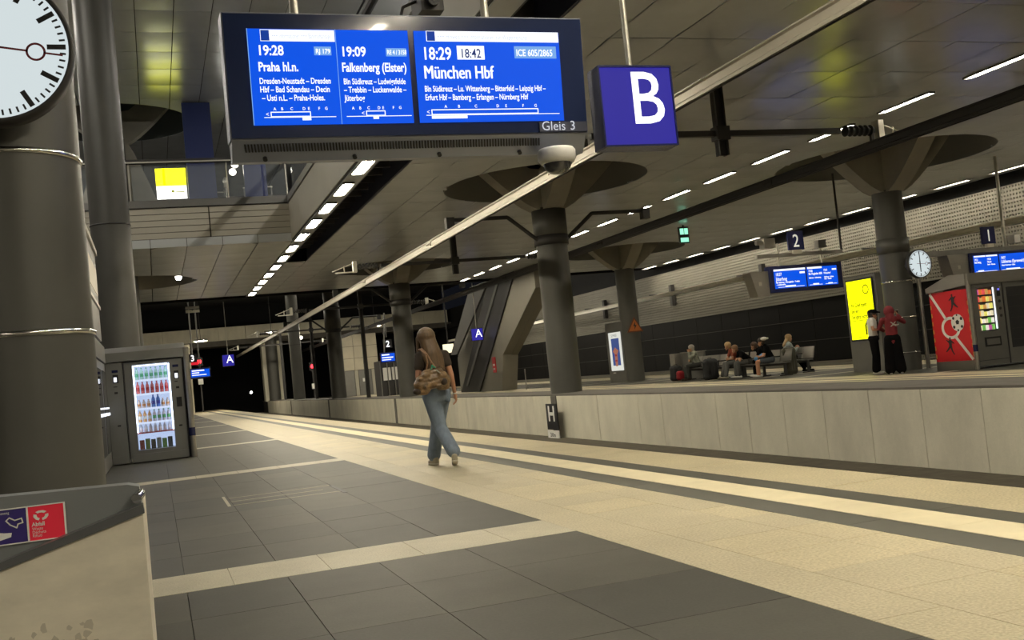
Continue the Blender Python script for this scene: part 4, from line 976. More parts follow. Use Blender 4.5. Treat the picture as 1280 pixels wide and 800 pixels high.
# ---- upper hall things
t = thing('advert_lightbox', 'lit yellow and white advertising box behind the gallery glass', 'advertisement', (1.2, 41.3, 8.8))
MB().box(0.58, 1.80, 41.33, 41.55, 8.80, 10.12).obj('casing', m_iron, t)
MB().box(0.64, 1.74, 41.30, 41.33, 9.36, 10.04).obj('yellow_panel', glow('ad_yellow_bright', (250, 250, 0), 4.0), t)
MB().box(0.64, 1.74, 41.30, 41.33, 8.86, 9.36).obj('white_panel', glow('ad_white_bright', (255, 255, 250), 3.2), t)
f = Flat(); f.rect(0.70, 1.25, 9.42, 9.45, 41.29); f.rect(1.32, 1.66, 9.10, 9.14, 41.29); f.plate(disc(14, 0.055, 1.23, 9.15), 'y', 41.29, 41.295); f.obj('advert_print', m_yellowd, t)
for x in (0.75, 1.6): MB().box(x-0.04, x+0.04, 41.4, 41.5, 7.0, 8.8).obj('leg', m_iron, t)
for (x0, x1, z1, Y, lb) in ((1.68, 2.66, 11.80, 38.4, 'dark blue panel right of the yellow lightbox upstairs'), (3.66, 4.46, 10.6, 38.4, 'dark blue panel upstairs right of the bright spotlights')):
    o = MB().bbox(x0, x1, Y, Y+0.25, 7.0, z1, 0.01).obj('blue_panel', mat('deep_blue', (0.022, 0.035, 0.13), 0.35)); tag(o, lb, 'panel')
t = thing('upper_railing', 'thin pale railing in the upper hall behind the gallery glass', 'railing', (3, 44, 7))
MB().box(1.9, 3.3, 43, 43.03, 9.35, 9.40).box(4.0, 5.2, 43, 43.03, 9.5, 9.55).obj('rail', m_alu, t)
for x in (1.95, 3.25, 4.05, 5.15): MB().box(x-0.02, x+0.02, 43, 43.03, 7.0, 9.5).obj('post', m_steel2, t)
o = MB().box(4.55, 4.72, 42.9, 42.95, 9.25, 9.85).obj('light_tube', glow('white_tube', (255, 255, 250), 2.2)); tag(o, 'short upright white light strip behind the gallery glass', 'lamp')
t = thing('statue', 'small pale figure-like lamp head on a post behind the gallery glass', 'lamp', (3.35, 43, 7))
MB().cyl((3.35, 43.2, 7.0), (3.35, 43.2, 9.6), 0.03, n=8).obj('post', m_alu, t)
MB().lathe([(0, 0), (0.09, 0.05), (0.07, 0.2), (0.12, 0.3), (0.05, 0.45), (0, 0.5)], (3.35, 43.2, 9.55), 12).obj('head', m_alu, t)
# end-of-hall notice board hanging in the dark
t = thing('end_notice', 'small pale notice hanging below the ceiling end in the dark', 'sign', (1.6, 51, 5.3))
MB().box(1.62, 2.25, 50.9, 50.95, 5.38, 5.50).box(1.62, 2.25, 50.9, 50.95, 5.20, 5.34).obj('plate', m_alu, t)
MB().box(1.9, 1.94, 50.5, 50.9, 5.3, 5.34).obj('arm', m_iron, t)
# track 3 far display, signals
t = small_display(2.35, 3.75, 2.55, 3.28, 76, 'small distant blue display beside the drinks machine post, on the near platform', '3', ((0.05, 0.95),),
    [(0.1, 0.7, 0.12, '#0.6'), (0.1, 0.5, 0.1, '#0.35'), (0.1, 0.3, 0.08, '#0.7')])
MB().cyl((3.05, 76.1, 3.25), (3.05, 76.1, 9.0), 0.05, n=8).obj('rod', m_steel2, t)
t = thing('track_number_sign', 'tiny white 3 on a dark plate above the distant near-platform display', 'sign', (2.6, 77, 3.85))
MB().box(2.35, 2.95, 77, 77.1, 3.75, 4.35).obj('plate', m_ink, t); f = Flat(); f.text('3', 0.6, 2.65, 3.84, 76.98, 0.9, 'CENTER', bold=0.01); f.obj('number', m_signw, t)
MB().cyl((2.65, 77.05, 4.3), (2.65, 77.05, 9.0), 0.05, n=8).obj('rod', m_steel2, t)
def signal(x, y, z, h, label, lit_z):
    t = thing('rail_signal', label, 'signal', (x, y, z))
    MB().box(x-0.06, x+0.06, y, y+0.12, z, z+h).obj('mast', m_iron, t)
    MB().box(x-0.28, x+0.28, y-0.1, y, lit_z-0.35, lit_z+0.35).obj('lamp_box', m_ink, t)
    MB().cyl((x, y-0.16, lit_z), (x, y-0.10, lit_z), 0.17, n=12).obj('red_lamp', glow('signal_red', (255, 40, 50), 7), t)
    MB().box(x-0.2, x+0.2, y-0.13, y-0.1, lit_z-1.9, lit_z-1.45).obj('white_plate', m_white, t)
    return t
signal(3.6, 90, 0.0, 4.6, 'distant railway signal with red light above the far blue display', 4.2)
signal(12.6, 88, -0.9, 5.6, 'distant railway signal with red light between the far track-wall columns', 2.9)
o = MB().box(2.7, 3.5, 89.4, 89.5, 3.95, 4.25).obj('red_lit_panel', glow('red_glow', (200, 20, 40), 1.2)); tag(o, 'small red lit strip beside the distant red signal', 'sign')
MB().box(2.7, 2.8, 89.5, 89.6, 0, 4.25).obj('stand', m_iron, o)

# ---- far platform: display 2 at the end building
t = small_display(14.69, 15.74, 2.3, 3.03, 70, 'tiny distant blue display under a white 2, left of the column near the woman', '2', ((0.05, 0.95),),
    [(0.1, 0.7, 0.12, '#0.5'), (0.1, 0.45, 0.1, '#0.75'), (0.1, 0.25, 0.08, '#0.6')])
MB().cyl((15.0, 70.1, 3.0), (15.2, 70.1, 5.6), 0.05, n=8).obj('rod', m_steel2, t)
t = thing('track_number_sign', 'tiny white 2 on a dark plate above the distant far-platform display', 'sign', (15.4, 71, 3.6))
MB().box(15.2, 15.8, 71, 71.1, 3.35, 3.95).obj('plate', m_ink, t); f = Flat(); f.text('2', 0.6, 15.5, 3.43, 70.98, 0.9, 'CENTER', bold=0.01); f.obj('number', m_signw, t)
MB().cyl((15.45, 71.05, 4.1), (15.45, 71.05, 5.8), 0.05, n=8).obj('rod', m_steel2, t)
t = thing('glass_kiosk', 'distant dark glass kiosk with pale notices under the small blue display', 'kiosk', (15.9, 72, 0))
MB().box(15.0, 17.2, 72.1, 74, 0.0, 2.5).obj('body', m_iron, t)
for k in range(5): MB().box(15.0+k*0.5, 15.06+k*0.5, 72.0, 72.1, 0.0, 2.5).obj('mullion', m_steel2, t)
for a, b in ((15.2, 15.75), (15.85, 16.05), (16.1, 16.5)): MB().box(a, b, 72.03, 72.08, 1.1, 2.0).obj('notice', m_white, t)
o = MB().box(17.3, 17.95, 63, 63.2, 2.45, 3.0).obj('lit_sign', glow('warm_lit', (255, 245, 205), 1.3)); tag(o, 'small warm white lit sign beside the head of the walking woman', 'sign')
MB().box(17.6, 17.66, 63.05, 63.15, 3.0, 9.2).obj('rod', m_iron, o)

# ---- stair block on the far platform
m_stairl = mat('stair_cladding', (0.215, 0.20, 0.165), 0.6, var=0.05, vs=1)
m_staird = mat('stair_dark_glass', (0.012, 0.012, 0.012), 0.4, spec=0.2)
m_stairm = mat('stair_mid_band', (0.10, 0.098, 0.09), 0.5)
t = thing('stair_block', 'massive diagonal stair and escalator block rising to the ceiling on the far platform', 'stairs', (17.5, 52, 0))
X = 16.5
MB().plate([(57.2, 0.0), (53.7, 0.0), (46.3, 5.60), (46.3, 5.69), (50.2, 5.69)], 'x', X, X+0.12).obj('balustrade', m_staird, t)
MB().plate([(53.66, 0.0), (49.8, 0.0), (49.15, 1.8), (43.6, 4.6), (43.6, 5.69), (46.25, 5.69)], 'x', X+0.02, X+0.5).obj('side_cladding', m_stairl, t)
MB().plate([(56.0, 0.35), (55.6, 0.35), (48.2, 5.69), (48.6, 5.69)], 'x', X-0.03, X).obj('handrail_strip', m_stairm, t)
MB().plate([(53.9, 0.0), (53.5, 0.0), (46.1, 5.60), (46.5, 5.60)], 'x', X-0.05, X+0.02).obj('edge_trim', m_ink, t)
MB().plate([(58.7, 2.2), (57.3, 2.2), (50.3, 5.69), (53.6, 5.69)], 'x', X+0.0, X+0.1).obj('upper_cladding', m_stairm, t)
MB().plate([(59, 0.0), (49.9, 0.0), (49.2, 1.75), (43.7, 4.55), (43.7, 5.69), (54, 5.69), (59, 2.0)], 'x', X+0.5, X+0.85).obj('core', m_stairl, t)
for k in range(16):
    MB().box(X+0.13, X+0.49, 57.2-k*0.30-0.3, 57.2-k*0.30, k*0.17, (k+1)*0.17).obj('step', m_dark3, t)
MB().box(X-0.01, X+0.02, 50.4, 50.9, 0.95, 1.75).obj('fire_cabinet', m_red, t)
MB().box(X-0.015, X-0.01, 50.5, 50.8, 1.3, 1.4).box(X-0.015, X-0.01, 50.5, 50.8, 1.1, 1.18).obj('cabinet_print', m_white, t)
t = thing('rail_post', 'thin post and low rail at the foot of the stair block', 'railing', (16.9, 47.3, 0))
MB().cyl((16.9, 47.2, 0), (16.9, 47.2, 1.0), 0.03, n=8).obj('post', m_steel, t)

# ---- advertising pillars on the far platform (faces towards -X)
t = thing('advert_pillar', 'dark advertising pillar with a glowing yellow poster beside the clock column', 'advertisement', (19.3, 24.45, 0))
MB().bbox(19.12, 19.62, 23.82, 25.2, 0.0, 2.74, 0.01).obj('casing', m_steel2, t)
MB().box(19.09, 19.12, 23.92, 25.10, 0.88, 2.66).obj('poster_frame', m_ink, t)
MB().box(19.08, 19.09, 23.97, 25.05, 0.93, 2.61).obj('lit_poster', glow('ad_yellow2', (240, 243, 0), 1.7), t)
f = Flat(); px, py = 19.075, 24.5
for k, s_ in enumerate(('Ihr Chef stellt', 'Sie ein', 'Sie ganz nicht?')): f.text(s_, 0.155, px-0.44, 1.86-k*0.165, py, 0.80, bold=0.004)
f.rect(px-0.44, px+0.38, 1.46, 1.475, py); f.rect(px-0.4, px-0.05, 0.985, 1.0, py)
n = 24; v = [(px+0.28+q*cos(2*pi*k/n), py, 2.33+q*sin(2*pi*k/n)) for q in (0.14, 0.105) for k in range(n)]
f.add(v, [(k, (k+1) % n, n+(k+1) % n, n+k) for k in range(n)]); f.text('BVG', 0.085, px+0.28, 2.30, py, 0.9, 'CENTER')
turn_x(f, px, py).obj('poster_print', glow('poster_ink_dark', (95, 98, 0), 1.0), t)
t = thing('advert_pillar', 'grey poster pillar with a beach figure poster left of the warning triangle column', 'advertisement', (19.5, 41.8, 0))
MB().bbox(19.32, 19.85, 40.95, 42.7, 0.0, 2.66, 0.01).obj('casing', m_steel2, t)
MB().box(19.30, 19.32, 41.15, 42.4, 0.52, 2.22).obj('lit_poster', glow('poster_white', (225, 225, 215), 0.95), t)
MB().box(19.295, 19.30, 41.35, 42.15, 0.75, 1.95).obj('poster_picture', glow('poster_blue', (70, 90, 150), 0.75), t)
b = MB()   # plain bathing figure with raised arms
cy_, cz_ = 41.75, 1.1
b.plate([(cy_+0.12, 0.72), (cy_+0.15, 1.0), (cy_+0.13, 1.25), (cy_+0.30, 1.38), (cy_+0.12, 1.50), (cy_+0.03, 1.55), (cy_-0.05, 1.50), (cy_-0.30, 1.40), (cy_-0.12, 1.25), (cy_-0.12, 1.0), (cy_-0.08, 0.72)], 'x', 19.288, 19.295)
b.obj('poster_figure', glow('poster_skin', (190, 120, 95), 0.7), t)
b = MB().plate([(cy_-0.08, 1.16), (cy_+0.10, 1.16), (cy_+0.10, 1.24), (cy_-0.08, 1.24)], 'x', 19.283, 19.288).plate([(cy_-0.11, 0.93), (cy_+0.14, 0.93), (cy_+0.1, 1.0), (cy_-0.08, 1.0)], 'x', 19.283, 19.288)
b.obj('poster_swimwear', glow('poster_red', (170, 50, 50), 0.7), t)
f = Flat(); f.text('SOMMER', 0.17, 19.29, 2.02, 41.8, 0.9, 'CENTER'); turn_x(f, 19.29, 41.8).obj('poster_title', glow('poster_ink', (120, 125, 120), 0.8), t)
MB().box(19.30, 19.32, 42.0, 42.25, 0.40, 0.45).obj('nameplate', m_white, t)
t = thing('warning_sign', 'orange triangular warning sign on the column beside the poster pillar', 'sign', (19.6, 40.4, 2.2))
tri = [(19.32, 2.12), (20.10, 2.12), (19.71, 2.78)]
MB().plate(tri, 'y', 40.44, 40.47).obj('plate', mat('sign_brown', (0.16, 0.05, 0.02), 0.5), t)
cx_, cz_ = 19.71, 2.34
MB().plate([(cx_+(x-cx_)*0.78, cz_+(z-cz_)*0.78) for x, z in tri], 'y', 40.43, 40.44).obj('orange_field', mat('sign_orange', (0.55, 0.16, 0.03), 0.5), t)
MB().plate([(19.73, 2.56), (19.63, 2.38), (19.70, 2.38), (19.67, 2.22), (19.79, 2.42), (19.72, 2.42)], 'y', 40.42, 40.43).obj('flash_symbol', m_ink, t)
MB().box(19.6, 19.8, 40.47, 40.6, 2.3, 2.4).obj('bracket', m_iron, t)
# down pipe at the clock column
t = thing('down_pipe', 'pale steel pipe running down beside the clock column', 'pipe', (19.3, 22.5, 0))
MB().cyl((19.42, 22.46, 0), (19.42, 22.46, 2.55), 0.055, n=12).obj('pipe', m_steel, t)

# ---- snack machines with the red football side panel
t = thing('snack_machine', 'grey snack vending machine with lit packets, right of the red football panel', 'vending machine', (18.7, 19.6, 0))
ys0 = 19.25
b = MB().box(18.12, 18.28, ys0, ys0+0.9, 0.06, 1.98).box(18.80, 19.02, ys0, ys0+0.9, 0.06, 1.98).box(18.28, 18.80, ys0, ys0+0.9, 1.90, 1.98).box(18.28, 18.80, ys0, ys0+0.9, 0.06, 0.86).box(18.12, 19.02, ys0+0.6, ys0+0.9, 0.06, 1.98)
b.obj('body', m_steel2, t)
MB().box(18.28, 18.80, ys0+0.55, ys0+0.57, 0.86, 1.90).obj('glowing_back', glow('snack_back_glow', (120, 115, 100), 0.8), t)  # back wall glows in place of light falling on it
MB().box(18.785, 18.80, ys0+0.03, ys0+0.06, 0.90, 1.88).obj('light_strip', m_keyw, t)
for k in range(6): MB().box(18.29, 18.78, ys0+0.05, ys0+0.5, 0.885+k*0.168-0.012, 0.885+k*0.168).obj('shelf', m_iron, t)
MB().box(18.34, 18.82, ys0-0.012, ys0, 0.50, 0.72).obj('flap_frame', m_ink, t); MB().box(18.39, 18.77, ys0-0.02, ys0-0.012, 0.54, 0.68).obj('delivery_flap', m_steel2, t)
MB().box(18.86, 18.95, ys0-0.01, ys0, 1.66, 1.78).obj('payment_display', m_ink, t); MB().box(18.88, 18.93, ys0-0.014, ys0-0.01, 1.80, 1.84).obj('lit_key', glow('key_blue', (120, 120, 255), 1.2), t)
for k in range(3): MB().cyl((18.91, ys0-0.012, 1.2+k*0.17), (18.91, ys0, 1.2+k*0.17), 0.035, n=12).obj('dial', m_iron, t)
MB().box(18.12, 19.02, ys0-0.008, ys0, 0.18, 0.19).box(19.015, 19.035, ys0-0.01, ys0+0.02, 0.06, 1.98).obj('seam', m_vdark, t)
random.seed(11)
cols_ = [(235, 225, 190), (225, 120, 60), (120, 190, 90), (240, 230, 120), (230, 90, 90), (245, 240, 230), (210, 160, 90), (190, 90, 160)]
for r_ in range(6):
    nmz = ['lowest', 'second-lowest', 'third-lowest', 'third-highest', 'second-highest', 'top'][r_]
    for k in range(5):
        c_ = cols_[(r_*3+k*2+k//2) % 8]
        o = MB().bbox(18.305+k*0.094, 18.385+k*0.094, ys0+0.07, ys0+0.11, 0.886+r_*0.168, 0.886+r_*0.168+random.choice([0.10, 0.12, 0.13]), 0.008).obj('snack_packet', mat('pack_%d_%d_%d' % c_, s2l(*c_), 0.3, emit=s2l(*c_), es=0.6))  # packets glow a little, imitating cabinet light on them
        tag(o, '%s bright snack packet from the left on the %s shelf of the snack machine' % (ON[k], nmz), 'packet', 'snack packets on the %s shelf' % nmz)
t = thing('snack_machine', 'dark glass-fronted vending machine at the right picture edge', 'vending machine', (19.6, 19.6, 0))
MB().box(19.05, 20.4, ys0+0.06, ys0+0.9, 0.06, 1.98).obj('body', m_steel2, t)
MB().box(19.06, 19.14, ys0, ys0+0.06, 0.06, 1.98).box(19.14, 20.4, ys0, ys0+0.06, 1.86, 1.98).box(19.14, 20.4, ys0, ys0+0.06, 0.06, 0.42).obj('door_frame', m_steel2, t)
MB().box(19.14, 20.4, ys0+0.01, ys0+0.03, 0.42, 1.86).obj('door_glass', m_ink, t)
for k in range(5): MB().box(19.18, 20.3, ys0+0.0, ys0+0.01, 0.6+k*0.26, 0.612+k*0.26).obj('shelf_edge', m_iron, t)
t = thing('machine_canopy', 'brushed steel canopy over the snack machines and red panel', 'canopy', (18.6, 19.7, 2.0))
MB().plate([(18.0, 1.985), (18.0, 2.25), (20.6, 2.27), (20.6, 1.985)], 'y', ys0-0.05, ys0+0.02).obj('fascia', m_steel, t)
MB().plate([(ys0+0.02, 1.985), (ys0+0.02, 2.25), (ys0+0.55, 2.27), (ys0+1.35, 2.02), (ys0+1.35, 1.90)], 'x', 17.98, 20.6).obj('hood', m_steel, t)
MB().cyl((18.02, ys0-0.02, 0), (18.02, ys0-0.02, 2.0), 0.05, n=16).obj('corner_post', m_steel, t)
MB().cyl((18.02, ys0-0.02, 0.42), (18.02, ys0-0.02, 0.58), 0.053, n=16).obj('blue_band', m_navy, t)
t = thing('football_panel', 'red side panel with a football and two black players, left of the snack machine', 'panel', (18.05, 19.9, 0))
MB().box(18.03, 18.11, ys0+0.05, ys0+1.3, 0.22, 1.90).obj('red_board', m_red, t)
MB().box(18.02, 18.11, ys0+0.05, ys0+1.3, 0.0, 0.22).obj('plinth', m_steel2, t)
px, py = 18.025, ys0+0.67   # in print space x runs left to right as seen from the tracks
f = Flat()
def strip(x0, z0, x1, z1, w_):
    d = Vector((x1-x0, z1-z0)).normalized(); nn = Vector((-d.y, d.x))*w_/2
    f.plate([(px+x0+nn.x, z0+nn.y), (px+x1+nn.x, z1+nn.y), (px+x1-nn.x, z1-nn.y), (px+x0-nn.x, z0-nn.y)], 'y', py, py+0.003)
strip(-0.60, 1.88, -0.14, 1.22, 0.075); strip(0.08, 0.82, 0.58, 0.24, 0.075)
n = 32; v = [(px-0.02+q*1.15*cos(2*pi*k/n), py, 1.02+q*sin(2*pi*k/n)) for q in (0.27, 0.20) for k in range(n)]
f.add(v, [(k, (k+1) % n, n+(k+1) % n, n+k) for k in range(n)])
f.plate([(px+x, z) for x, z in disc(28, 0.205, 0.22, 1.13)], 'y', py-0.004, py); turn_x(f, px, py).obj('pitch_lines_and_ball', m_white, t)
f = Flat()
for (x, z, s_) in ((0.22, 1.14, 0.062), (0.10, 1.24, 0.04), (0.35, 1.22, 0.045), (0.10, 1.03, 0.042), (0.35, 1.03, 0.04), (0.22, 0.95, 0.03), (0.22, 1.31, 0.025)):
    f.plate([(px+x+s_*cos(pi/2+2*pi*k/5), z+s_*sin(pi/2+2*pi*k/5)) for k in range(5)], 'y', py-0.008, py-0.004)
def player(x, z, s_, flip):
    P = [(0, 1.0), (.06, 1.0), (.09, .93), (.05, .87), (.16, .80), (.30, .88), (.32, .84), (.16, .70), (.13, .52), (.28, .36), (.42, .22), (.37, .19), (.20, .30), (.06, .42), (-.02, .22), (-.16, .02), (-.22, .05), (-.10, .26), (-.06, .52), (-.08, .72), (-.24, .62), (-.26, .67), (-.08, .82), (-.01, .87), (-.04, .94)]
    P = [(px+x+flip*s_*a, z+s_*b) for a, b in P]; P = P if flip > 0 else P[::-1]
    f.plate(P, 'y', py-0.003, py)
player(0.12, 1.40, 0.42, 1); player(-0.08, 0.36, 0.44, -1)
turn_x(f, px, py).obj('players_and_ball_patches', m_ink, t)
f = Flat()
for k in range(7): f.rect(px-0.62, px-0.59, 0.3+k*0.2, 0.4+k*0.2, py); f.rect(px+0.59, px+0.62, 0.32+k*0.2, 0.42+k*0.2, py)
turn_x(f, px, py).obj('coloured_edge', mat('edge_orange', (0.6, 0.35, 0.05), 0.5), t)

# ---- bench group on the far platform
def bench(x, y0, n, label, pitch=0.62):
    t = thing('platform_bench', label, 'bench', (x, y0+n*pitch/2, 0))
    for k in range(n):
        y = y0+k*pitch
        MB().bbox(x-0.22, x+0.22, y+0.03, y+pitch-0.03, 0.40, 0.44, 0.01).obj('seat', m_steel2, t)
        MB().prism([(x+0.20, y+0.03, 0.46), (x+0.24, y+0.03, 0.46), (x+0.33, y+0.03, 0.84), (x+0.29, y+0.03, 0.84)], (0, pitch-0.06, 0)).obj('backrest', m_steel, t)
        if k: MB().box(x-0.2, x+0.22, y-0.02, y+0.02, 0.60, 0.64).box(x-0.2, x-0.17, y-0.02, y+0.02, 0.44, 0.60).obj('armrest', m_iron, t)
    MB().box(x-0.04, x+0.04, y0, y0+n*pitch, 0.33, 0.40).obj('beam', m_iron, t)
    for k in range(0, n+1, 2):
        y = min(y0+k*pitch, y0+n*pitch-0.05)+0.0
        MB().box(x-0.04, x+0.04, y, y+0.06, 0.0, 0.33).box(x-0.22, x+0.22, y, y+0.06, 0.0, 0.03).obj('leg', m_iron, t)
bench(19.0, 31.0, 6, 'steel seat bench on the far platform with the lone sitter and the suitcase')
bench(19.0, 28.4, 4, 'steel seat bench on the far platform under the group in dark shirts')
bench(20.2, 28.9, 3, 'steel seat bench farthest right, with the blonde sitter')
o = thing('windscreen_box', 'grey metal partition at the left end of the platform benches', 'partition', (19.3, 35.4, 0))
MB().bbox(19.05, 19.55, 35.9, 36.3, 0.0, 1.02, 0.01).obj('end_block', m_steel, o)
MB().bbox(19.35, 19.45, 34.2, 35.9, 0.0, 1.02, 0.01).obj('panel', m_steel2, o)
MB().box(19.3, 19.5, 34.2, 35.9, 1.02, 1.05).obj('top_rail', m_steel, o)
# ================================================================== PEOPLE
def cap_mesh(b, p0, r0_, p1, r1_, flat=1.0, side=None, n=12):
    """tapered capsule; flat < 1 squeezes it across the axis 'side'"""
    p0 = Vector(p0); p1 = Vector(p1); d = p1-p0; L = d.length; a = d.normalized() if L > 1e-6 else Vector((0, 0, 1))
    s_ = Vector(side) if side else (Vector((1, 0, 0)) if abs(a.x) < 0.9 else Vector((0, 1, 0)))
    e1 = (s_-a*s_.dot(a)).normalized(); e2 = a.cross(e1); v = []; rings = []
    for k in range(4): q = (k+0.35)/4*pi/2; rings.append((p0-a*r0_*cos(q), r0_*sin(q)))
    rings.append((p0, r0_)); rings.append((p1, r1_))
    for k in range(3, -1, -1): q = (k+0.35)/4*pi/2; rings.append((p1+a*r1_*cos(q), r1_*sin(q)))
    for c, r in rings:
        for k in range(n): q = 2*pi*k/n; v.append(c+e1*r*cos(q)+e2*r*flat*sin(q))
    m_ = len(rings); f = [(i*n+k, i*n+(k+1) % n, (i+1)*n+(k+1) % n, (i+1)*n+k) for i in range(m_-1) for k in range(n)]
    f += [tuple(range(n))[::-1], tuple(range((m_-1)*n, m_*n))]; b.add(v, f)
def ell(b, c, rx, ry, rz, rot=None, n=16):
    v = []; mrot = rot or Matrix.Identity(3); c = Vector(c)
    for i in range(1, n//2):
        th = pi*i/(n//2)
        for k in range(n): v.append(c+mrot @ Vector((rx*sin(th)*cos(2*pi*k/n), ry*sin(th)*sin(2*pi*k/n), rz*cos(th))))
    m_ = n//2-1; f = [(i*n+k, i*n+(k+1) % n, (i+1)*n+(k+1) % n, (i+1)*n+k) for i in range(m_-1) for k in range(n)]
    v += [c+mrot @ Vector((0, 0, rz)), c-mrot @ Vector((0, 0, rz))]; t0 = len(v)-2
    f += [(t0, (k+1) % n, k) for k in range(n)]+[(t0+1, (m_-1)*n+k, (m_-1)*n+(k+1) % n) for k in range(n)]; b.add(v, f)
def blob(name, prims, material, parent, voxel=0.012, smooth=6, dec=None):
    """union of capsules and ellipsoids melted into ONE continuous surface (parent-local coordinates)"""
    b = MB()
    for p in prims:
        if p[0] == 'c': cap_mesh(b, p[1], p[2], p[3], p[4], *(p[5:] if len(p) > 5 else ()))
        else: ell(b, p[1], *p[2:])
    me = b.mesh(name, material); o = bpy.data.objects.new(name, me); COL.objects.link(o)
    r = o.modifiers.new('r', 'REMESH'); r.mode = 'VOXEL'; r.voxel_size = voxel; r.use_smooth_shade = True
    s_ = o.modifiers.new('s', 'SMOOTH'); s_.factor = 0.5; s_.iterations = smooth
    if dec: d = o.modifiers.new('d', 'DECIMATE'); d.ratio = dec
    dg = bpy.context.evaluated_depsgraph_get(); dg.update(); nm = bpy.data.meshes.new_from_object(o.evaluated_get(dg))
    o.modifiers.clear(); o.data = nm; bpy.data.meshes.remove(me)
    nm.name = name
    if not nm.materials: nm.materials.append(material)
    nm.polygons.foreach_set('use_smooth', [True]*len(nm.polygons))
    o.parent = parent; return o
m_skin = mat('skin', (0.46, 0.23, 0.13), 0.5, var=0.05, vs=20)
m_skin2 = mat('skin_tan', (0.40, 0.21, 0.12), 0.5)
m_hair = mat('brown_hair', (0.125, 0.078, 0.040), 0.5, var=0.35, vs=28, stretch=(3, 3, 0.25))
m_hair2 = mat('blonde_hair', (0.42, 0.28, 0.13), 0.5, var=0.3, vs=28, stretch=(3, 3, 0.3))
m_hair3 = mat('dark_hair', (0.03, 0.02, 0.014), 0.5)
m_hairg = mat('grey_hair', (0.32, 0.29, 0.25), 0.6)
m_shirtb = mat('dark_brown_shirt', (0.045, 0.032, 0.022), 0.8, var=0.1, vs=12)
m_blackc = mat('black_cloth', (0.006, 0.006, 0.0065), 1.0, spec=0.08)
m_jean = mat('washed_denim', (0.17, 0.215, 0.275), 0.85, var=0.30, vs=5, bump=0.2, bs=90, stretch=(1, 1, 0.6))
m_shoe = mat('pale_shoe', (0.30, 0.27, 0.20), 0.6)
m_sole = mat('white_sole', (0.55, 0.52, 0.45), 0.6)
m_leather = mat('patchy_brown_leather', (0.20, 0.125, 0.060), 0.38, var=0.75, vs=13, bump=0.5, bs=26)
m_leath2 = mat('dark_leather', (0.035, 0.020, 0.012), 0.45)
m_whitec = mat('white_cloth', (0.62, 0.60, 0.56), 0.8)
m_hood = mat('wine_red_hoodie', (0.15, 0.012, 0.018), 0.85, var=0.12, vs=9)
def face(hc, r, fd, side, up=Vector((0, 0, 1)), sk=m_skin, parent=None, vox=0.01, extra=()):
    """head prims: skull, jaw, nose, ears; fd = facing direction"""
    hc = Vector(hc); fd = Vector(fd).normalized(); side = Vector(side).normalized()
    P = [('c', hc+up*0.25*r, r*0.80, hc-up*0.15*r+fd*0.10*r, r*0.74), ('c', hc-up*0.5*r+fd*0.30*r, r*0.55, hc-up*0.85*r+fd*0.48*r, r*0.34),
         ('c', hc+fd*0.82*r+up*0.05*r, r*0.10, hc+fd*1.0*r-up*0.22*r, r*0.14)]
    for s_ in (-1, 1): P.append(('c', hc+side*s_*0.80*r-up*0.15*r, r*0.12, hc+side*s_*0.84*r+up*0.12*r, r*0.14))
    return P+list(extra)
def eyes(hc, r, fd, side, parent):
    hc = Vector(hc); fd = Vector(fd).normalized(); side = Vector(side).normalized(); up = Vector((0, 0, 1)); b = MB()
    for s_ in (-1, 1): ell(b, hc+fd*0.80*r+side*s_*0.33*r+up*0.05*r, r*0.13, r*0.13, r*0.09, n=8)
    o = bpy.data.objects.new('eyes', b.mesh('eyes', m_ink)); COL.objects.link(o); o.parent = parent
    b = MB(); cap_mesh(b, hc+fd*0.86*r-side*0.2*r-up*0.48*r, r*0.06, hc+fd*0.86*r+side*0.2*r-up*0.48*r, r*0.06, n=6)
    o = bpy.data.objects.new('mouth', b.mesh('mouth', mat('lips', (0.28, 0.07, 0.05), 0.5))); COL.objects.link(o); o.parent = parent
def hand(P, wrist, elbow, grip=0.35, right=True, s=1.0, palm=None):
    """palm, four unequal fingers with a knuckle bend and a thumb leaving the side of the palm"""
    w0 = Vector(wrist); a = (w0-Vector(elbow)).normalized(); pn = Vector(palm) if palm else Vector((1 if right else -1, 0, 0))*-1.0
    pn = (pn-a*pn.dot(a)).normalized(); sd = a.cross(pn).normalized()*(1 if right else -1)
    P.append(('c', w0, 0.024*s, w0+a*0.035*s, 0.026*s)); P.append(('c', w0+a*0.02*s+sd*0.018*s, 0.020*s, w0+a*0.075*s+sd*0.026*s, 0.017*s)); P.append(('c', w0+a*0.02*s-sd*0.014*s, 0.020*s, w0+a*0.072*s-sd*0.024*s, 0.016*s))
    for k, L in enumerate((0.066, 0.076, 0.070, 0.054)):
        b0 = w0+a*0.078*s+sd*(0.030-0.020*k)*s; mid = b0+(a*cos(grip)+pn*sin(grip))*L*0.55*s; tip = mid+(a*cos(grip*2.2)+pn*sin(grip*2.2))*L*0.5*s
        P.append(('c', b0, 0.0095*s, mid, 0.0088*s)); P.append(('c', mid, 0.0088*s, tip, 0.0075*s))
    t0 = w0+a*0.02*s+sd*0.036*s; t1 = t0+(a*0.7+sd*0.6+pn*0.25).normalized()*0.036*s; t2 = t1+(a*0.9+sd*0.15+pn*0.4).normalized()*0.03*s
    P.append(('c', t0, 0.012*s, t1, 0.011*s)); P.append(('c', t1, 0.011*s, t2, 0.009*s))

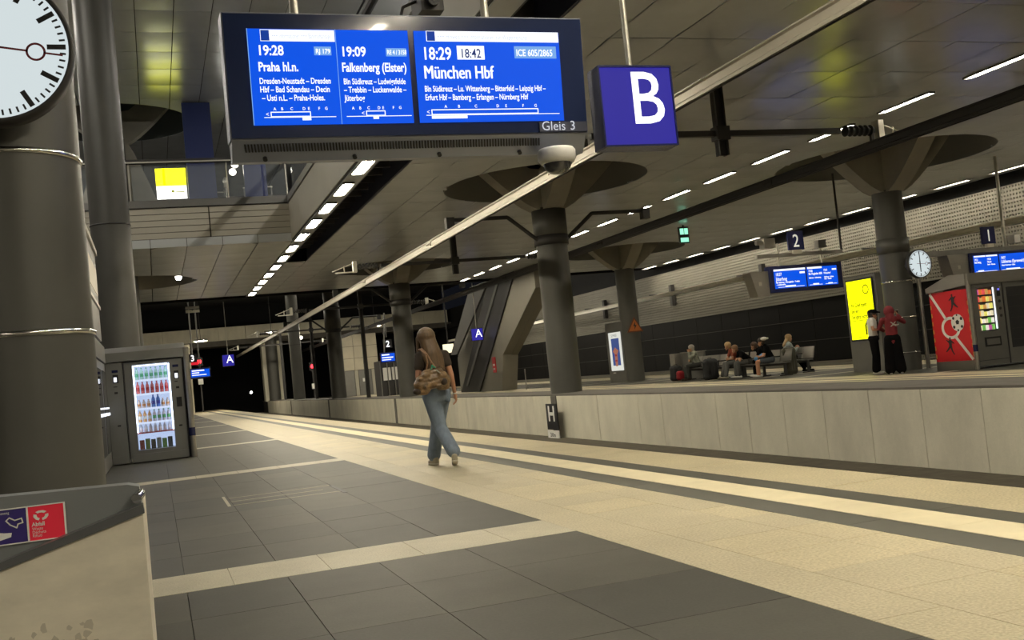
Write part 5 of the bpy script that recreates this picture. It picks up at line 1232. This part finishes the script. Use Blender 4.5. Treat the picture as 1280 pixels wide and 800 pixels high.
# ---- the walking woman (local frame: +Y walking direction, origin between the feet)
W = thing('person', 'woman with long brown hair walking away in jeans, patterned bag on her shoulder', 'person', (3.27, 12.45, 0))
hd = Vector((-0.07, 0.03, 1.575))
shL, elL, wrL = Vector((-0.165, 0.0, 1.375)), Vector((-0.225, -0.05, 1.12)), Vector((-0.13, 0.13, 1.02))
shR, elR, wrR = Vector((0.150, 0.0, 1.365)), Vector((0.205, -0.02, 1.10)), Vector((0.245, 0.03, 0.865))
hipL, knL, anL = Vector((-0.075, 0, 0.88)), Vector((-0.005, -0.04, 0.47)), Vector((0.070, -0.30, 0.115))
hipR, knR, anR = Vector((0.075, 0.02, 0.88)), Vector((0.015, 0.16, 0.48)), Vector((-0.065, 0.16, 0.075))
P = face(hd, 0.105, (-0.35, 0.95, -0.1), (0.95, 0.35, 0))
P += [('c', (-0.05, 0.0, 1.50), 0.050, (-0.02, -0.01, 1.38), 0.060), ('c', (0, 0, 1.33), 0.125, (0, 0, 1.12), 0.105, 0.75), ('c', (0, 0, 1.12), 0.105, (0, 0, 0.93), 0.125, 0.8),
      ('c', shL, 0.052, shR, 0.052), ('c', shL, 0.047, elL, 0.036), ('c', elL, 0.035, wrL, 0.024), ('c', shR, 0.047, elR, 0.037), ('c', elR, 0.036, wrR, 0.023),
      ('c', hipL, 0.085, knL, 0.055), ('c', knL, 0.052, anL, 0.036), ('c', hipR, 0.085, knR, 0.055), ('c', knR, 0.052, anR, 0.036)]
hand(P, wrR, elR, 0.45, True, 0.95, palm=(-1, 0.2, 0)); hand(P, wrL, elL, 0.9, False, 0.95, palm=(0.6, 0.4, 0))
blob('body', P, m_skin, W, 0.0055, 3, 0.5)
eyes(hd, 0.105, (-0.35, 0.95, -0.1), (0.95, 0.35, 0), W)
P = [('c', (0, 0.0, 1.345), 0.135, (0, 0.005, 1.13), 0.120, 0.80), ('c', (0, 0.005, 1.13), 0.120, (0, 0, 1.0), 0.140, 0.78), ('c', shL, 0.062, shR, 0.062), ('c', shL, 0.062, shL.lerp(elL, 0.55), 0.060), ('c', shR, 0.060, shR.lerp(elR, 0.42), 0.058)]
blob('tshirt', P, m_shirtb, W, 0.010, 5)
P = [('c', (-0.03, 0, 0.95), 0.135, (0.03, 0, 0.95), 0.135, 0.85), ('c', (-0.05, -0.01, 0.86), 0.125, (0.05, -0.01, 0.86), 0.125, 0.9),
     ('c', hipL, 0.115, knL, 0.088), ('c', knL, 0.085, anL+Vector((0, 0.02, 0.07)), 0.085), ('c', hipR, 0.115, knR, 0.090), ('c', knR, 0.086, anR+Vector((0.0, 0.0, 0.06)), 0.086),
     ('c', (0.12, -0.10, 0.90), 0.035, (0.11, -0.12, 0.80), 0.03)]
blob('jeans', P, m_jean, W, 0.011, 4)
for nm, an, tz in (('left', anL, 1), ('right', anR, 0)):
    d = Vector((0.25, 0.97, 0)).normalized() if tz else Vector((-0.1, 1, 0)).normalized()
    heel = Vector((an.x, an.y, 0.05+0.045*tz))-d*0.05; toe = Vector((an.x, an.y, 0.038))+d*0.15
    sh_o = blob('shoe', [('c', heel, 0.040, toe, 0.034), ('c', heel+Vector((0, 0, 0.03)), 0.038, heel+d*0.09+Vector((0, 0, 0.02)), 0.036)], m_shoe, W, 0.009, 3)
    b = MB(); cap_mesh(b, heel-Vector((0, 0, 0.026)), 0.040, toe-Vector((0, 0, 0.022)), 0.036, 0.38, Vector((1, 0, 0)), 14)
    o = bpy.data.objects.new('sole', b.mesh('sole', m_sole)); COL.objects.link(o); o.parent = sh_o
# hair: crown plus long falling strands
random.seed(5)
P = [('e', hd+Vector((0.01, -0.015, 0.035)), 0.118, 0.122, 0.118), ('c', hd+Vector((0.015, -0.06, 0.0)), 0.105, hd+Vector((0.04, -0.10, -0.17)), 0.105, 0.62),
     ('c', hd+Vector((0.04, -0.10, -0.17)), 0.105, hd+Vector((0.075, -0.125, -0.38)), 0.085, 0.5), ('c', hd+Vector((0.08, -0.125, -0.38)), 0.080, hd+Vector((0.10, -0.13, -0.50)), 0.045, 0.45)]
for k in range(16):
    u = (k-7.5)/7.5; a0 = hd+Vector((0.02+0.09*u, -0.095+0.045*u*u, -0.02)); a1 = hd+Vector((0.05+0.115*u, -0.150+0.05*u*u, -0.22)); a2 = hd+Vector((0.085+0.085*u+random.uniform(-.015, .015), -0.165+0.03*u*u, -0.40-random.uniform(0.0, 0.12)*(1-abs(u)*0.4)))
    P += [('c', a0, 0.016, a1, 0.016), ('c', a1, 0.016, a2, 0.007)]
P += [('c', hd+Vector((-0.085, 0.02, 0.02)), 0.03, hd+Vector((-0.10, 0.02, -0.17)), 0.022), ('c', hd+Vector((-0.10, 0.02, -0.17)), 0.022, hd+Vector((-0.09, 0.03, -0.27)), 0.010)]
blob('hair', P, m_hair, W, 0.0075, 1, 0.6)
b = MB(); w_ = wrR; ax = (wrR-elR).normalized(); b.cyl(w_-ax*0.02, w_-ax*0.005, 0.030, n=14)
o = bpy.data.objects.new('bracelet', b.mesh('bracelet', m_alu)); COL.objects.link(o); o.parent = W
# shoulder bag held at her back
B_ = thing('shoulder_bag', 'large patchy brown leather bag hanging from the walking woman\'s left shoulder', 'bag', (3.17, 12.22, 0.90))
bc = Vector((0.0, 0.0, 0.17))
P = [('c', (-0.15, 0, 0.12), 0.085, (0.15, 0, 0.15), 0.085, 0.9), ('c', (-0.12, 0, 0.17), 0.085, (0.12, 0, 0.20), 0.085, 0.85), ('c', (-0.06, 0, 0.25), 0.065, (0.08, 0, 0.27), 0.062, 0.8), ('c', (-0.185, 0, 0.05), 0.055, (-0.10, 0, 0.06), 0.07), ('c', (0.16, 0, 0.09), 0.06, (0.1, 0, 0.1), 0.07)]
for k in range(9): P.append(('e', (random.uniform(-0.16, 0.16), -0.065, random.uniform(0.08, 0.24)), random.uniform(0.02, 0.045), 0.03, random.uniform(0.015, 0.035)))
blob('bag_body', P, m_leather, B_, 0.010, 2)
blob('side_patch', [('e', (-0.20, -0.015, 0.045), 0.055, 0.06, 0.045)], m_leath2, B_, 0.008, 2)
blob('side_patch', [('e', (0.13, -0.072, 0.135), 0.045, 0.03, 0.045)], m_leath2, B_, 0.008, 2)
sb = MB()
pts = [(-0.09, -0.03, 0.27), (-0.07, -0.04, 0.36), (-0.085, -0.03, 0.47), (-0.085, 0.06, 0.545), (-0.085, 0.19, 0.55), (-0.07, 0.26, 0.50)]
pts = [(0.05, -0.045, 0.30), (0.0, -0.06, 0.38), (-0.035, -0.02, 0.48), (-0.065, 0.10, 0.555), (-0.07, 0.23, 0.555), (-0.07, 0.29, 0.48)]
sb.tube(pts, 0.011, 8); pts2 = [(-0.07, -0.05, 0.30), (-0.05, -0.06, 0.38), (-0.055, -0.03, 0.48), (-0.085, 0.10, 0.55)]; sb.tube(pts2, 0.011, 8)
o = bpy.data.objects.new('strap', sb.mesh('strap', mat('strap_tan', (0.30, 0.17, 0.09), 0.5))); COL.objects.link(o); o.parent = B_
blob('green_tag', [('c', (-0.01, -0.085, 0.335), 0.013, (0.03, -0.085, 0.315), 0.011), ('c', (0.0, -0.085, 0.345), 0.010, (-0.02, -0.085, 0.30), 0.010)], mat('green_cloth', (0.05, 0.30, 0.18), 0.6), B_, 0.006, 1)
blob('buckle', [('c', (0.045, -0.08, 0.28), 0.009, (0.085, -0.082, 0.245), 0.009)], m_alu, B_, 0.005, 1)

# ---- generic far figures
def standing(loc, rz, label, h, top, topm, legm, shoem, hairm, hood=False, cap=False, arms='down', wide=0.085, skirt=False, skin=m_skin):
    t = thing('person', label, 'person', loc); t.rotation_euler = (0, 0, rz); k = h/1.72; V = lambda x, y, z: Vector((x*k, y*k, z*k))
    tilt = -0.06 if not hood else 0.02
    hd = V(0, 0.05, 1.575+tilt*0.5); P = face(hd, 0.105*k, (0, 1, tilt*6), (1, 0, 0))
    sh = [V(-0.19, 0, 1.40), V(0.19, 0, 1.40)]
    if arms == 'phone': el = [V(-0.27, 0.10, 1.20), V(0.36, 0.16, 1.30)]; wr = [V(-0.13, 0.27, 1.12), V(0.25, 0.30, 1.50)]
    elif arms == 'hold': el = [V(-0.28, -0.02, 1.16), V(0.26, 0.02, 1.16)]; wr = [V(-0.10, 0.20, 1.15), V(0.10, 0.22, 1.15)]
    else: el = [V(-0.25, 0, 1.14), V(0.25, 0, 1.14)]; wr = [V(-0.26, 0.05, 0.90), V(0.26, 0.05, 0.90)]
    hp = [V(-0.09, 0, 0.90), V(0.09, 0, 0.90)]; kn = [V(-0.11, 0.03, 0.48), V(0.11, 0.01, 0.48)]; an = [V(-0.13, 0, 0.08), V(0.13, -0.02, 0.08)]
    P += [('c', V(0, 0.02, 1.5), 0.055*k, V(0, 0, 1.40), 0.06*k), ('c', V(0, 0, 1.33), 0.14*k, V(0, 0, 1.0), 0.13*k, 0.75), ('c', sh[0], 0.05*k, sh[1], 0.05*k)]
    for i in (0, 1): P += [('c', sh[i], 0.047*k, el[i], 0.038*k), ('c', el[i], 0.036*k, wr[i], 0.026*k), ('c', hp[i], 0.085*k, kn[i], 0.056*k), ('c', kn[i], 0.052*k, an[i], 0.037*k)]
    hand(P, wr[0], el[0], 0.7, False, k); hand(P, wr[1], el[1], 0.7, True, k)
    blob('body', P, skin, t, 0.010, 2, 0.5)
    eyes(hd, 0.105*k, (0, 1, tilt*6), (1, 0, 0), t)
    ts = [('c', V(0, 0, 1.35), 0.155*k, V(0, 0, 1.0), 0.150*k, 0.78), ('c', V(0, 0, 1.0), 0.150*k, V(0, 0, 0.90), 0.155*k, 0.78), ('c', sh[0], 0.066*k, sh[1], 0.066*k)]
    sl_ = 0.5 if top == 'tshirt' else 1.0
    for i in (0, 1):
        ts.append(('c', sh[i], 0.066*k, sh[i].lerp(el[i], sl_), 0.058*k))
        if sl_ == 1.0: ts.append(('c', el[i], 0.056*k, el[i].lerp(wr[i], 0.88), 0.045*k))
    if hood: ts += [('e', hd+V(0, -0.015, 0.02), 0.135*k, 0.135*k, 0.145*k), ('c', hd+V(0, -0.05, -0.1), 0.11*k, V(0, -0.02, 1.40), 0.11*k)]
    blob(top, ts, topm, t, 0.012, 3)
    lg = [('c', V(-0.04, 0, 0.93), 0.14*k, V(0.04, 0, 0.93), 0.14*k, 0.85)]
    for i in (0, 1): lg += [('c', hp[i], 0.115*k, kn[i], wide*1.05*k), ('c', kn[i], wide*1.05*k, an[i]+V(0, 0, 0.06), wide*1.15*k)]
    blob('trousers', lg, legm, t, 0.014, 3)
    for i in (0, 1): blob('shoe', [('c', an[i]+V(0, -0.05, -0.035), 0.045*k, an[i]+V(0, 0.15, -0.042), 0.038*k)], shoem, t, 0.012, 2)
    if not hood: blob('hair', [('e', hd+V(0, -0.02, 0.045), 0.115*k, 0.12*k, 0.10*k), ('e', hd+V(0, -0.05, -0.02), 0.10*k, 0.08*k, 0.10*k)], hairm, t, 0.012, 2)
    if cap: blob('cap', [('e', hd+V(0, -0.01, 0.07), 0.12*k, 0.125*k, 0.075*k), ('c', hd+V(-0.04, 0.10, 0.06), 0.025*k, hd+V(0.04, 0.17, 0.045), 0.02*k)], m_blackc, t, 0.010, 1)
    return t, V
t, V = standing((17.60, 22.25, 0), math.radians(-130), 'man in a white shirt, black cap and black trousers looking down beside the yellow poster', 1.73, 'tshirt', m_whitec, m_blackc, m_white, m_hair3, cap=True, arms='hold')
sb = MB().tube([V(-0.16, -0.09, 1.43), V(-0.05, -0.15, 1.30), V(0.12, -0.14, 1.05)], 0.018, 6).tube([V(-0.16, -0.05, 1.46), V(-0.05, 0.13, 1.33), V(0.13, 0.13, 1.05)], 0.018, 6)
o = bpy.data.objects.new('cross_strap', sb.mesh('cross_strap', m_blackc)); COL.objects.link(o); o.parent = t
t, V = standing((17.45, 21.35, 0), math.radians(-28), 'person in a wine red hoodie and wide black trousers holding a phone up, back turned', 1.70, 'hoodie', m_hood, m_blackc, m_white, m_hair3, hood=True, arms='phone', wide=0.118)
f = Flat(); f.text('X', 0.16, 0.04, 1.20, 0, 1.3, 'CENTER', bold=0.003); f.text('~', 0.2, 0.10, 1.18, 0, 1.3, 'CENTER', bold=0.003)
f.v = [(x, -0.128, z) for x, y, z in f.v]
f.v = f.v + [(x, y-0.004, z) for x, y, z in f.v]; 
o = bpy.data.objects.new('back_print', f.mesh('back_print', m_hairg)); COL.objects.link(o); o.parent = t
ph = MB().bbox(-0.04, 0.04, -0.005, 0.005, -0.08, 0.08, 0.002); 
pt = thing('phone', 'phone held up by the person in the red hoodie', 'phone', (17.80, 21.50, 1.53)); pt.rotation_euler = (0.3, 0, -0.5)
o = bpy.data.objects.new('case', ph.mesh('case', m_whitec)); COL.objects.link(o); o.parent = pt
o = bpy.data.objects.new('screen', MB().box(-0.036, 0.036, -0.007, -0.005, -0.07, 0.07).mesh('screen', m_ink)); COL.objects.link(o); o.parent = pt

def seated(loc, rz, label, lean, top, topm, legm, shoem, hairm, shorts=False, long_sleeve=False, long_hair=False, capm=None, arms='lap', s=1.0, skin=m_skin2, legs=0.0, hdown=0.0):
    """sitting figure, local +Y = facing; seat height 0.44"""
    t = thing('person', label, 'person', loc); t.rotation_euler = (0, 0, rz)
    V = lambda x, y, z: Vector((x*s, y*s, z if z < 0.45 else 0.45+(z-0.45)*s))
    pel = V(0, 0, 0.55); ch = V(0, math.sin(lean)*0.40, 0.55+math.cos(lean)*0.40); nk = ch+V(0, sin(lean+.1)*0.12, 0)+Vector((0, 0, cos(lean)*0.12))
    hd = nk+Vector((0, (sin(lean)*0.10+0.04)*s, (cos(lean)*0.12)*s)); fd = Vector((0, 1, -hdown-0.2))
    P = face(hd, 0.105*s, fd, (1, 0, 0))
    sh = [ch+Vector((-0.18, 0, 0.02)), ch+Vector((0.18, 0, 0.02))]
    hp = [pel+Vector((-0.09, 0.02, -0.02)), pel+Vector((0.09, 0.02, -0.02))]; kn = [V(-0.12, 0.44, 0.52), V(0.12, 0.44, 0.50)]; an = [V(-0.12, 0.42+legs, 0.09), V(0.13, 0.46+legs, 0.09)]
    el = [ch+Vector((-0.22, 0.10, -0.24)), ch+Vector((0.22, 0.10, -0.24))]
    if arms == 'lap': wr = [V(-0.06, 0.36, 0.66), V(0.08, 0.36, 0.66)]
    elif arms == 'face': el[0] = ch+Vector((-0.14, 0.22, -0.14)); wr = [hd+Vector((-0.04, 0.12, -0.12)), V(0.06, 0.30, 0.72)]
    else: wr = [ch+Vector((-0.06, 0.34, -0.10)), ch+Vector((0.08, 0.34, -0.10))]
    P += [('c', nk, 0.055*s, ch, 0.06*s), ('c', ch, 0.125*s, pel, 0.125*s, 0.78), ('c', sh[0], 0.05*s, sh[1], 0.05*s)]
    for i in (0, 1): P += [('c', sh[i], 0.047*s, el[i], 0.038*s), ('c', el[i], 0.036*s, wr[i], 0.026*s), ('c', hp[i], 0.085*s, kn[i], 0.058*s), ('c', kn[i], 0.055*s, an[i], 0.038*s)]
    hand(P, wr[0], el[0], 0.8, False, s); hand(P, wr[1], el[1], 0.8, True, s)
    blob('body', P, skin, t, 0.011, 2, 0.45); eyes(hd, 0.105*s, fd, (1, 0, 0), t)
    ts = [('c', ch, 0.150*s, pel+Vector((0, 0, 0.05)), 0.150*s, 0.8), ('c', sh[0], 0.066*s, sh[1], 0.066*s)]
    for i in (0, 1):
        ts.append(('c', sh[i], 0.066*s, sh[i].lerp(el[i], 1.0 if long_sleeve else 0.55), 0.056*s))
        if long_sleeve: ts.append(('c', el[i], 0.055*s, el[i].lerp(wr[i], 0.85), 0.044*s))
    blob(top, ts, topm, t, 0.013, 3)
    lg = [('c', pel+Vector((-0.05, 0, 0)), 0.130*s, pel+Vector((0.05, 0, 0)), 0.130*s)]
    for i in (0, 1):
        lg.append(('c', hp[i], 0.105*s, kn[i] if not shorts else hp[i].lerp(kn[i], 0.72), 0.080*s))
        if not shorts: lg.append(('c', kn[i], 0.078*s, an[i]+Vector((0, 0, 0.04)), 0.070*s))
    blob('shorts' if shorts else 'trousers', lg, legm, t, 0.014, 3)
    for i in (0, 1): blob('shoe', [('c', an[i]+V(0, -0.05, -0.045), 0.042, an[i]+V(0, 0.15, -0.05), 0.036)], shoem, t, 0.012, 2)
    hp_ = [('e', hd+Vector((0, -0.02, 0.045)), 0.115*s, 0.12*s, 0.10*s), ('e', hd+Vector((0, -0.055, -0.02)), 0.10*s, 0.08*s, 0.10*s)]
    if long_hair: hp_ += [('c', hd+Vector((0, -0.07, -0.02)), 0.09*s, ch+Vector((0, -0.13, 0.02)), 0.07*s, 0.6)]
    blob('hair', hp_, hairm, t, 0.012, 2)
    if capm: blob('cap', [('e', hd+Vector((0, 0.01, 0.08)), 0.12*s, 0.125*s, 0.065*s), ('c', hd+Vector((-0.03, 0.12, 0.06)), 0.02, hd+Vector((0.03, 0.20, 0.05)), 0.016)], capm, t, 0.010, 1)
    return t, V, ch, hd
R = math.radians
m_camo = mat('camouflage_cloth', (0.24, 0.25, 0.20), 0.85, var=0.6, vs=9)
seated((18.98, 34.0, 0), R(75), 'lone older person in a camouflage jacket sitting at the left bench, hand at the face', 0.25, 'jacket', m_camo, mat('dark_olive', (0.03, 0.03, 0.025), 0.85), m_leath2, m_hairg, long_sleeve=True, arms='face', hdown=0.1)
seated((19.0, 31.25, 0), R(80), 'pale-haired sitter with a rust red top, leftmost of the bench group', 0.45, 'top', mat('rust_cloth', (0.25, 0.055, 0.025), 0.85), mat('grey_trousers', (0.10, 0.10, 0.095), 0.85), m_shoe, m_hair2, hdown=0.4, legs=0.1)
seated((19.0, 30.55, 0), R(75), 'young sitter in a black t-shirt bent over, second of the bench group', 0.75, 'tshirt', m_blackc, mat('grey_trousers', (0.10, 0.10, 0.095), 0.85), m_whitec, mat('light_brown_hair', (0.22, 0.12, 0.06), 0.5), hdown=0.7, s=0.97)
seated((19.35, 29.95, 0), R(60), 'dark-haired sitter in black with a blue cloth, third of the bench group', 0.65, 'tshirt', m_blackc, m_blackc, m_whitec, mat('chestnut_hair', (0.07, 0.035, 0.02), 0.5), hdown=0.7, s=0.97)
seated((18.9, 29.05, 0), R(62), 'sitter in black t-shirt and shorts with a white cap turned backwards', 0.35, 'tshirt', m_blackc, mat('grey_shorts', (0.06, 0.07, 0.085), 0.85), m_whitec, m_hair3, shorts=True, hdown=0.35, skin=m_skin)
t, V, ch, hd = seated((20.15, 30.0, 0), R(-95), 'blonde woman in a pale denim jacket sitting turned away at the right bench end', 0.15, 'jacket', mat('pale_denim', (0.34, 0.38, 0.38), 0.85), m_blackc, m_blackc, m_hair2, long_sleeve=True, long_hair=True, arms='hold', legs=0.25)
# white cap
t = thing('cap', 'white cap on the head of the sitter in shorts', 'cap', (18.74, 29.08, 1.22))
blob('crown', [('e', (-0.05, -0.06, 0.02), 0.10, 0.13, 0.06), ('c', (0.02, -0.18, 0.02), 0.03, (-0.08, -0.20, 0.02), 0.025)], m_whitec, t, 0.010, 2)
# luggage
def case(name, loc, rz, label, sx, sy, sz, mm, cat='suitcase'):
    t = thing(name, label, cat, loc); t.rotation_euler = (0, 0, rz)
    blob('shell', [('c', (-sx/2+0.07, 0, 0.12), sy/2, (sx/2-0.07, 0, 0.12), sy/2), ('c', (-sx/2+0.07, 0, sz-0.10), sy/2*0.95, (sx/2-0.07, 0, sz-0.10), sy/2*0.95), ('c', (-sx/2+0.08, 0, 0.15), sy/2, (-sx/2+0.08, 0, sz-0.12), sy/2*0.95), ('c', (sx/2-0.08, 0, 0.15), sy/2, (sx/2-0.08, 0, sz-0.12), sy/2*0.95), ('c', (0, 0, 0.15), sy/2, (0, 0, sz-0.12), sy/2)], mm, t, 0.014, 2)
    b = MB().tube([(-0.08, 0, sz-0.04), (-0.08, 0, sz+0.06), (0.08, 0, sz+0.06), (0.08, 0, sz-0.04)], 0.012, 6)
    o = bpy.data.objects.new('handle', b.mesh('handle', m_iron)); COL.objects.link(o); o.parent = t
    return t
case('suitcase', (18.45, 32.2, 0), R(15), 'large black soft suitcase standing in front of the bench', 0.52, 0.30, 0.70, mat('black_nylon', (0.015, 0.016, 0.018), 0.7))
case('backpack', (18.65, 35.15, 0), R(10), 'black backpack on the ground left of the lone sitter', 0.42, 0.28, 0.55, mat('black_nylon2', (0.018, 0.019, 0.022), 0.7), 'backpack')
case('shopping_bag', (18.5, 34.55, 0), R(10), 'red shopping bag at the feet of the lone sitter', 0.30, 0.20, 0.38, mat('red_bag', (0.33, 0.012, 0.02), 0.6), 'bag')
case('backpack', (19.5, 28.9, 0.0), R(20), 'olive backpack standing behind the sitter in shorts', 0.42, 0.30, 0.85, mat('olive_nylon', (0.06, 0.058, 0.04), 0.8), 'backpack')
t = thing('cloth', 'blue and white cloth on the lap of the third sitter', 'cloth', (18.9, 29.8, 0.62)); blob('folds', [('c', (0, 0, 0.0), 0.06, (0.05, -0.22, 0.08), 0.08), ('c', (-0.05, 0.05, -0.02), 0.07, (0.0, 0.15, 0.0), 0.05)], mat('light_blue_cloth', (0.10, 0.30, 0.62), 0.8), t, 0.012, 2)
